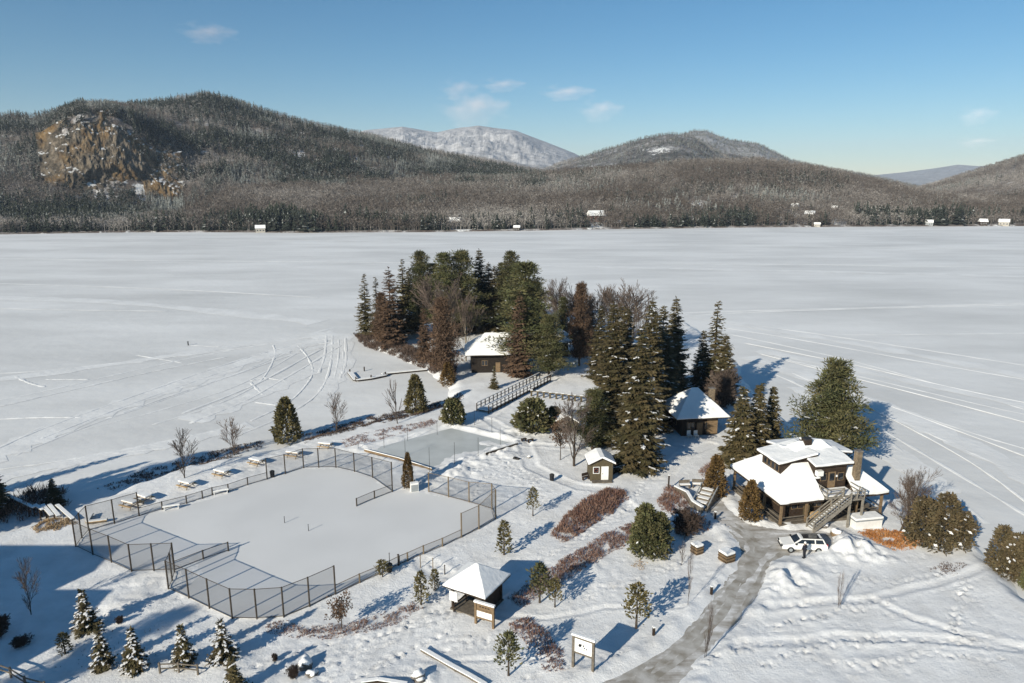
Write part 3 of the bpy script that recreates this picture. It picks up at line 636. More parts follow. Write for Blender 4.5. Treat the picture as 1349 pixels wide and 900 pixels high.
def far_con(sel, name, label, frost):
    n = int(sel.sum()); x, y, z = cX[sel], cY[sel], chh[sel]
    near_ = dsr[sel] < 45
    hgt = rng.uniform(5, 11.5, n)*np.where(near_, 1.0+1.2*np.clip(fbm(x/40, y/40, 561, 3)+.15, -.3, .6), .95); wid = hgt*rng.uniform(.22, .36, n)
    t0 = np.where(near_, rng.uniform(0, .08, n), np.clip(rng.uniform(-.15, .25, n)+1.9*fbm(x/60, y/60, 551, 3), 0, .9))
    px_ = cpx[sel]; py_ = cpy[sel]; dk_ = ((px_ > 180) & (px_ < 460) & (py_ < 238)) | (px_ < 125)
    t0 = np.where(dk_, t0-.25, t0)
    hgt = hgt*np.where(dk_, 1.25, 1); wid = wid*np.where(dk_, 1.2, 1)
    V, T = conifer_tris(n, x, y, z, hgt, wid, t0, frost=frost)
    return tag(link(name, np_mesh(name, V, np.arange(len(V)).reshape(-1, 3), fc, tint=T)), label, 'woods', kind='stuff')
nearw = cr_ < 1100
far_bare(~iscon & nearw, 'bare_woods', 'grey brown leafless woods behind the far shore')
far_bare(~iscon & ~nearw, 'bare_hilltop_woods', 'leafless woods over the upper slopes and ridges', 18)
far_con(iscon & (dsr < 45), 'shore_conifer_woods', 'dark evergreen belt along the far shore', .06)
far_con(iscon & (dsr >= 45) & (cr_ < 1700), 'frosted_conifer_woods', 'snow dusted evergreens clinging to the hill faces', .25)
far_con(iscon & (cr_ >= 1700), 'distant_conifer_woods', 'frosted evergreens on the distant mountains', .75)

# single dark conifers that stand out along the far shore
protos = []
for k in range(4):
    V, T = conifer_tris(1, np.zeros(1), np.zeros(1), np.zeros(1), np.array([12.0]), np.array([2.6+.3*k]), np.array([.03]), tiers=9, per=9, frost=.07)
    protos.append(np_mesh('shore_conifer', V, np.arange(len(V)).reshape(-1, 3), fc, tint=T))
sp = [(r0x+rnd.uniform(-5, 5)) for r0x in list(range(212, 470, 11))+[300, 306, 318, 325, 332, 344, 520, 536, 552, 566, 573, 580, 588, 626, 640, 655, 662, 700, 712, 724, 738, 752, 830, 842, 858, 872, 890, 905, 930, 955, 975, 996, 1012, 1040, 1090, 1098, 1120, 1132, 1150, 1175, 1210, 1235, 1262, 1285, 1312, 1341]]
for k, px in enumerate(sp):
    a = math.atan2(px-674.5, 943.8); r = float(rsh(a))+rnd.uniform(4, 14)
    h_ = float(hsample(np.array([a]), np.array([r]))[0][0])
    o = link('shore_conifer', protos[k % 4]); o.location = (r*math.sin(a), r*math.cos(a), max(h_, .2)-.3); o.rotation_euler.z = rnd.uniform(0, 6); s_ = rnd.uniform(.6, 1.25)*(1.25 if 290 < px < 345 else 1); o.scale = (s_, s_, s_)
    tag(o, 'dark conifer standing in the evergreen row on the far lake shore', 'conifer', 'conifers along the far shore')
# ------------------------------------------------------------------ vegetation builders
def unit(v): return v/np.maximum(np.linalg.norm(v, axis=-1, keepdims=True), 1e-9)
class Leaves:
    """collects triangles / quads of foliage"""
    def __init__(s): s.V = []; s.T = []
    def spray(s, p, d, nrm, ln, w, tint):
        """kite shaped spray from p along d, lying across nrm"""
        p = np.asarray(p, float); d = unit(np.asarray(d, float)); side = unit(np.cross(d, nrm))
        ln = np.asarray(ln, float)[:, None]; w = np.asarray(w, float)[:, None]
        s.V.append(np.stack([p, p+d*ln*.45+side*w, p+d*ln, p+d*ln*.45-side*w], 1)); s.T.append(np.repeat(np.asarray(tint, float)[:, None], 4, 1))
    def mesh(s, name, m):
        V = np.concatenate(s.V).reshape(-1, 3); T = np.clip(np.concatenate(s.T).reshape(-1), 0, 1)
        return np_mesh(name, V, np.arange(len(V)).reshape(-1, 4), m, tint=T)
def trunk_mb(h, r, g, bend=.0, n=7, seg=8):
    mb = MB(); p = Vector((0, 0, -.4)); 
    for i in range(seg):
        t0, t1 = i/seg, (i+1)/seg
        q_ = Vector((bend*math.sin(t1*3)*h, bend*.6*math.sin(t1*4.2)*h, -.4+(h+.4)*t1))
        mb.tube(p, q_, r*(1-t0)**.8+.015, r*(1-t1)**.8+.012, n, caps=False); p = q_
    return mb
def spruce(seed, h=18, R=3.0, clear=.04, dens=1.0, snow=.35, mat_='spruce', droop=.35, taper=.9, gap=0, bark='bark'):
    """layered conifer: trunk, drooping boughs made of small sprays, snow lying on some boughs"""
    g = np.random.default_rng(seed); lv = Leaves(); sn = Leaves(); tr = trunk_mb(h, .012*h+.06, g)
    nlev = int(h/.44*dens)
    for i in range(nlev):
        t = clear+(1-clear)*(i+g.random()*.7)/nlev
        z = t*h
        if t > .985: continue
        Lmax = R*(1-t)**taper*(.82+.36*g.random())
        nb = max(4, int((5+5*(1-t))*dens))
        a0 = g.random()*6.28
        for j in range(nb):
            if gap and g.random() < gap: continue
            a = a0+6.283*j/nb+g.normal(0, .25); Lb = max(.25, Lmax*g.uniform(.65, 1.12))
            dr = droop*(1-t*1.3)*g.uniform(.7, 1.3)
            c, s_ = math.cos(a), math.sin(a)
            ks = min(1, h/8); m = max(3, int(Lb/(.25*ks))); u = (np.arange(m)+g.random(m)*.8)/m
            rr = u*Lb; zz = z+g.normal(0, .2*ks)-dr*Lb*(u**1.2)+.16*Lb*u*u*u
            base = np.stack([c*rr, s_*rr, zz], -1)
            if Lb > 1.2: tr.tube((0, 0, z), (c*Lb*.7, s_*Lb*.7, z-dr*Lb*.6), .035, .012, 4, caps=False)
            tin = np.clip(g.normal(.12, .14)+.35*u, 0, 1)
            for sg in (-1, 1, 0):
                sp_ = a+sg*g.uniform(.55, 1.05, m); ln = (Lb*(1-u)*.42+.38*ks)*g.uniform(.75, 1.25, m)
                if sg == 0: ln = ln*.9
                d = np.stack([np.cos(sp_), np.sin(sp_), g.uniform(-.5, .02, m)], -1)
                nrm = np.stack([g.normal(0, .35, m), g.normal(0, .35, m), np.ones(m)], -1)
                lv.spray(base, d, nrm, ln, ln*g.uniform(.11, .2, m)+.03*ks, tin+g.normal(0, .07, m))
            if g.random() < snow:
                k = (u > .35)
                if k.sum():
                    b2 = base[k]+np.array([0, 0, .07]); n2 = len(b2)
                    d = np.stack([np.cos(a+g.normal(0, .5, n2)), np.sin(a+g.normal(0, .5, n2)), g.uniform(-.35, -.05, n2)], -1)
                    sn.spray(b2, d, np.tile([0., 0, 1], (n2, 1)), g.uniform(.3, .6, n2)*min(1, .45+h/26), g.uniform(.1, .2, n2)*min(1, .45+h/26), np.zeros(n2))
    # leader
    m = 14; a = g.random(m)*6.28; zz = h*(.93+.07*g.random(m))
    lv.spray(np.stack([a*0, a*0, zz], -1), np.stack([np.cos(a)*.5, np.sin(a)*.5, np.ones(m)*.5], -1), g.normal(0, 1, (m, 3)), np.full(m, .4), np.full(m, .07), np.full(m, .2))
    return dict(h=h, trunk=tr.mesh('trunk', M[bark]), crown=lv.mesh('crown', M[mat_]), snow_load=(sn.mesh('snow_load', M['snow']) if sn.V else None))
def tufts(lv, c, rad, n, g, tint, ln=.55, flat=.6, w=.10):
    """n needles tufts in an ellipsoid round each centre"""
    k = len(c); cc = np.repeat(c, n, 0); v = g.normal(0, 1, (k*n, 3)); v = unit(v)*(g.random((k*n, 1))**.45); v[:, 2] *= flat
    p = cc+v*np.repeat(np.asarray(rad), n)[:, None]
    d = unit(v+g.normal(0, .45, (k*n, 3))+np.array([0, 0, .35]))
    lv.spray(p, d, g.normal(0, 1, (k*n, 3)), g.uniform(.6, 1.3, k*n)*ln, g.uniform(.6, 1.3, k*n)*w, np.repeat(tint, n)+g.normal(0, .09, k*n))
def pine(seed, h=20, R=3.6, clear=.25, snow=.12, mat_='pine', levels=15, broad=1.0):
    """white pine: separate plates of tufted foliage on rising limbs"""
    g = np.random.default_rng(seed); lv = Leaves(); sn = Leaves(); tr = trunk_mb(h*.97, .014*h+.05, g, .006)
    cs = []; rs = []; ts = []
    for i in range(levels):
        t = clear+(1-clear)*(i+.3+.5*g.random())/levels; z = t*h
        prof = (1-((t-clear)/(1-clear)))**.75*(.45+.55*min(1, (t-clear)/.14+.35))
        nb = g.integers(4, 7); a0 = g.random()*6.28
        for j in range(nb):
            a = a0+6.283*j/nb+g.normal(0, .35); Lb = R*broad*prof*g.uniform(.6, 1.2)+.35
            up = g.uniform(.05, .38); c, s_ = math.cos(a), math.sin(a)
            tr.tube((0, 0, z-.3), (c*Lb*.9, s_*Lb*.9, z+up*Lb), .05+.012*Lb, .015, 4, caps=False)
            m = max(2, int(Lb/.62)); tin = np.clip(g.normal(.15, .15), 0, .6)
            for u in (np.arange(m)+.75)/m:
                off = g.normal(0, .22+.12*Lb*u, 3)*np.array([1, 1, .35])
                cs.append([c*Lb*u+off[0], s_*Lb*u+off[1], z+up*Lb*u**1.4+off[2]]); rs.append(.42+.34*g.random()+.05*Lb); ts.append(tin+g.normal(0, .05))
    cs.append([0, 0, h*.97]); rs.append(.5); ts.append(.2)
    cs, rs, ts = np.array(cs), np.array(rs), np.array(ts)
    tufts(lv, cs, rs*1.3, 60, g, ts, .58, .55, .068)
    pick = g.random(len(cs)) < snow
    if pick.any():
        c2 = np.repeat(cs[pick], 5, 0); n2 = len(c2); p = c2+g.normal(0, .3, (n2, 3))*np.array([1, 1, .3])+np.array([0, 0, .28])
        a = g.random(n2)*6.28
        sn.spray(p, np.stack([np.cos(a), np.sin(a), g.uniform(-.3, .1, n2)], -1), np.tile([0., 0, 1], (n2, 1)), g.uniform(.35, .8, n2), g.uniform(.12, .25, n2), np.zeros(n2))
    return dict(h=h, trunk=tr.mesh('trunk', M['bark']), crown=lv.mesh('crown', M[mat_]), snow_load=(sn.mesh('snow_load', M['snow']) if sn.V else None))
def cedar(seed, h=6, R=1.6, mat_='cedar', stem=.05, n=2600, shape=1.0, ln=.38, w=.09, snow=0.0, ragged=.22, lean=.35):
    """dense upright shrub or cedar; foliage through the whole volume, ragged outline"""
    g = np.random.default_rng(seed); lv = Leaves(); tr = trunk_mb(h*.85, .02*h+.02, g)
    t = g.random(n)**.85; a = g.random(n)*6.283
    prof = R*((1-t)**(.75*shape))*np.minimum(1, .55+t*4)
    lob = 1+ragged*(fbm(a*1.6+seed, t*7, seed+1, 3)+.6*fbm(a*5, t*16, seed+2, 2))*2
    rr = prof*lob*(.35+.65*g.random(n)**.5); z = h*(stem+(1-stem)*t)*(.97+.05*g.random(n))
    p = np.stack([rr*np.cos(a), rr*np.sin(a), z], -1)
    d = unit(np.stack([np.cos(a)*.6, np.sin(a)*.6, np.full(n, lean)], -1)+g.normal(0, .35, (n, 3)))
    gate = fbm(a*2.2+seed*3, t*9, seed+7, 3) > -.33
    lv.spray(p[gate], d[gate], g.normal(0, 1, (gate.sum(), 3)), g.uniform(.6, 1.3, gate.sum())*ln, g.uniform(.7, 1.3, gate.sum())*w, np.clip(.2+.5*fbm(a*3, t*8, seed+9, 3)+g.normal(0, .1, n), 0, 1)[gate])
    o = dict(h=h, trunk=tr.mesh('trunk', M['bark']), crown=lv.mesh('crown', M[mat_]), snow_load=None)
    if snow:
        sn = Leaves(); k = (g.random(n) < snow) & gate; m = int(k.sum()); aa = a[k]+g.normal(0, .4, m)
        pp = p[k]*np.array([1.04, 1.04, 1])+np.array([0, 0, .05])
        sn.spray(pp, np.stack([np.cos(aa), np.sin(aa), g.uniform(-.5, -.1, m)], -1), np.stack([g.normal(0, .25, m), g.normal(0, .25, m), np.ones(m)], -1), g.uniform(.18, .42, m), g.uniform(.07, .16, m), np.zeros(m))
        o['snow_load'] = sn.mesh('snow_load', M['snow'])
    return o
def skeleton(g, h, r, spread=.55, first=.3, depth=4, up=.35, stems=1, kids=(3, 5), thin=.012):
    segs = []
    def grow(p, d, L_, r_, k):
        n = 3 if k < 2 else 2
        for i in range(n):
            d = (d+Vector(g.normal(0, .10 if k else .035, 3))+Vector((0, 0, up*.12*(k > 0)))).normalized(); q_ = p+d*(L_/n)
            r2 = max(thin, r_*(1-.22*(3/n))) if k else max(thin, r_*.86)
            segs.append((p.copy(), q_.copy(), r_, r2, k)); p, r_ = q_, r2
            if k < depth and (k > 0 or i >= (1 if first < .5 else 2)-1):
                for _ in range(int(g.integers(1, 3)) if k else int(g.integers(*kids))-1):
                    ax = Vector(g.normal(0, 1, 3)); ax = (ax-ax.dot(d)*d).normalized()
                    nd = (d*math.cos(spread)+ax*math.sin(spread)*g.uniform(.7, 1.4)).normalized()
                    grow(q_-d*(L_/n)*g.random()*.7, nd, L_*g.uniform(.42, .68), r_*.55, k+1)
        if k < depth:
            for _ in range(2):
                ax = Vector(g.normal(0, 1, 3)); ax = (ax-ax.dot(d)*d).normalized()
                grow(p, (d*math.cos(spread*.6)+ax*math.sin(spread*.6)).normalized(), L_*g.uniform(.4, .6), r_*.7, k+1)
    for s_ in range(stems):
        d = Vector(g.normal(0, .05 if stems == 1 else .22, 3)); d.z = 1; d.normalize()
        grow(Vector((g.normal(0, .12*(stems > 1)), g.normal(0, .12*(stems > 1)), -.3)), d, h*.62*(1 if stems == 1 else g.uniform(.75, 1)), r, 0)
    return segs
def bare(seed, h=9, r=.14, spread=.55, depth=4, stems=1, bark='bark', twig='twig', kids=(3, 5), up=.4, leaf=None, nleaf=0, thin=.013, leafsize=.22):
    g = np.random.default_rng(seed); segs = skeleton(g, h, r, spread, .3, depth, up, stems, kids, thin)
    zmax = max(s_[1].z for s_ in segs); k_ = h/zmax
    tr = MB(); tw = MB()
    for p, q_, r0, r1, k in segs:
        (tr if k < 2 else tw).tube(p*k_, q_*k_, max(r0, thin), max(r1, thin*.8), 6 if k < 2 else 3, caps=False)
    o = dict(h=h, trunk=tr.mesh('trunk', M[bark]), crown=tw.mesh('crown', M[twig]), snow_load=None)
    if leaf:
        ends = [s_[1]*k_ for s_ in segs if s_[4] >= max(1, depth-2)]
        c = np.array([tuple(e) for e in ends]); lv = Leaves()
        tufts(lv, c, np.full(len(c), .45*h/8), nleaf, g, np.clip(g.normal(.25, .2, len(c)), 0, 1), leafsize, .9, leafsize*.42)
        o['foliage'] = lv.mesh('foliage', M[leaf])
    return o
def plant(proto, name, label, cat, px, base, top=None, wide=1.0, group=None, h=None, rz=None, loc=None):
    p = G(px, base) if loc is None else Vector(loc)
    if h is None: h = height_at(p.x, p.y, top)-p.z
    s_ = h/proto['h']
    t = thing(name, label, cat, (p.x, p.y, p.z-.05), rnd.uniform(0, 6.28) if rz is None else rz, group, (s_*wide, s_*wide, s_))
    for k in ('trunk', 'crown', 'foliage', 'snow_load'):
        if proto.get(k) is not None: link(k, proto[k], t)
    return t
PR = {}
PR['sp1'] = spruce(11, 20, 3.5, .04, 1.25, .12, taper=.68); PR['sp2'] = spruce(12, 18, 3.2, .04, 1.25, .2, taper=.68); PR['sp3'] = spruce(13, 16, 3.0, .06, 1.1, .12, gap=.08, taper=.7)
PR['thin1'] = spruce(14, 15, 2.7, .1, .95, .3, gap=.25, droop=.45, taper=.75); PR['thin2'] = spruce(15, 15, 2.5, .12, .9, .25, gap=.28, droop=.5, taper=.75)
PR['trio1'] = spruce(16, 9, 2.1, .02, 1.4, .2, taper=.75); PR['trio2'] = spruce(17, 9, 1.9, .02, 1.4, .16, taper=.75)
PR['young1'] = spruce(18, 3.4, 1.2, .02, 1.9, .55, droop=.35, gap=.15); PR['young2'] = spruce(19, 3.4, 1.1, .02, 1.9, .5, droop=.35, gap=.18); PR['young3'] = spruce(20, 3.4, 1.3, .02, 1.9, .6, droop=.4, gap=.15)
PR['young_dark'] = spruce(30, 3.4, 1.2, .02, 1.9, .08, droop=.3, gap=.1)
PR['pine1'] = pine(21, 20, 4.2, .14, .07, levels=19); PR['pine2'] = pine(22, 20, 3.9, .18, .07, levels=18); PR['pine3'] = pine(23, 18, 4.3, .10, .07, levels=17)
PR['pine_big'] = pine(24, 13, 4.6, .06, .05, levels=17, broad=1.0)
PR['larch'] = spruce(25, 15, 3.1, .05, 1.05, 0, 'rust_leaf', .2, .6, gap=.3); PR['larch2'] = pine(26, 15, 3.0, .10, 0, 'rust_leaf', levels=17)
PR['cedar1'] = cedar(27, 6, 1.75, 'cedar', .03, 3400, .85, .42, .1); PR['cedar2'] = cedar(28, 6, 1.7, 'cedar', .03, 3400, .7, .42, .1, ragged=.3)
PR['cedar_green'] = cedar(29, 6, 1.9, 'olive_leaf', .03, 3400, .8, .45, .1)
PR['sap1'] = cedar(31, 3.4, .62, 'olive_leaf', .12, 520, .6, .30, .07, ragged=.7); PR['sap2'] = cedar(32, 3.4, .75, 'olive_leaf', .28, 520, .55, .30, .07, ragged=.7); PR['sap3'] = cedar(33, 3.4, .95, 'pine', .30, 620, .6, .32, .07, ragged=.7)
def clump(lobes, m, snow=None):
    ps = []
    for (dx, dy, sc_, p) in lobes: ps.append((dx, dy, sc_, p))
    def merge(key):
        V = []; T_ = []
        for dx, dy, sc_, p in ps:
            me = p.get(key)
            if me is None: continue
            n = len(me.vertices); v = np.empty(n*3, np.float32); me.vertices.foreach_get('co', v); v = v.reshape(-1, 3)*sc_+np.array([dx, dy, 0]); V.append(v)
            t_ = np.zeros(n, np.float32); me.attributes['tint'].data.foreach_get('value', t_); T_.append(t_)
        if not V: return None
        V = np.concatenate(V); return np_mesh(key, V, np.arange(len(V)).reshape(-1, 4), m if key == 'crown' else M['snow'], tint=np.concatenate(T_))
    tr = MB()
    for dx, dy, sc_, p in ps: tr.tube((dx*.3, dy*.3, -.3), (dx, dy, p['h']*sc_*.7), .05, .015, 5, caps=False)
    return dict(h=max(p['h']*s_ for _, _, s_, p in ps), trunk=tr.mesh('trunk', M['bark']), crown=merge('crown'), snow_load=merge('snow_load'))
_l1 = cedar(35, 3.6, 1.05, 'brown_leafy', .02, 2300, .5, .26, .055, snow=.008, ragged=.4); _l2 = cedar(52, 3.2, 1.1, 'brown_leafy', .02, 2300, .45, .26, .055, snow=.008, ragged=.4); _l3 = cedar(53, 3.3, 1.05, 'pine', .02, 2600, .55, .28, .06, snow=.003, ragged=.4)
PR['bush1'] = clump([(-1.15, .1, .95, _l1), (-.2, -.5, .88, _l2), (.45, .4, 1.0, _l1), (1.25, -.1, .80, _l2), (-.6, .8, .9, _l2), (1.7, .5, .6, _l1)], M['brown_leafy'])
PR['bush2'] = clump([(-.9, .1, .8, _l3), (-.1, -.5, .9, _l3), (.4, .4, 1.05, _l3), (.95, -.2, .82, _l3), (-.4, .8, .95, _l3)], M['pine'])
def ball(seed, h, R, stem, m, n=60):
    g = np.random.default_rng(seed); lv = Leaves(); tr = trunk_mb(h*.8, .05, g, .01, 6)
    v = unit(g.normal(0, 1, (n, 3)))*(g.random((n, 1))**.4)*R*(.75+.5*g.random((n, 1))); c = v*np.array([1, 1, (h-stem)/2/R])+np.array([0, 0, stem+(h-stem)/2])
    for q_ in c[::3]: tr.tube((0, 0, stem+.1), tuple(q_), .025, .01, 4, caps=False)
    tufts(lv, c, np.full(n, .3), 14, g, np.clip(g.normal(.3, .25, n), 0, 1), .2, .9, .075)
    return dict(h=h, trunk=tr.mesh('trunk', M['bark']), crown=lv.mesh('crown', M[m]), snow_load=None)
PR['round'] = ball(34, 3.6, 1.25, 1.05, 'rust_leaf')
PR['bush3'] = cedar(37, 2.4, 1.4, 'pine', .02, 3200, .42, .38, .1, snow=.02, ragged=.25)
PR['bare1'] = bare(41, 9, .17, .55, 4); PR['bare2'] = bare(42, 9, .12, .5, 4, 2); PR['bare3'] = bare(43, 4, .036, .42, 3, 1, thin=.009, up=.6)
PR['birch1'] = bare(44, 16, .2, .42, 4, 2, 'birch', 'twig', up=.6, thin=.022); PR['birch2'] = bare(45, 16, .17, .45, 4, 1, 'birch', 'twig', up=.6, thin=.022)
PR['whip1'] = bare(46, 4.5, .05, .35, 2, 1, up=.8, thin=.014); PR['whip2'] = bare(47, 4.5, .045, .3, 2, 2, up=.8, thin=.014)
PR['brushy'] = bare(48, 2.2, .04, .6, 4, 6, 'twig', 'darktwig', up=.3, thin=.012); PR['brushy2'] = bare(49, 3.6, .06, .6, 4, 5, 'twig', 'twig', up=.4, thin=.016)
print('protos done')

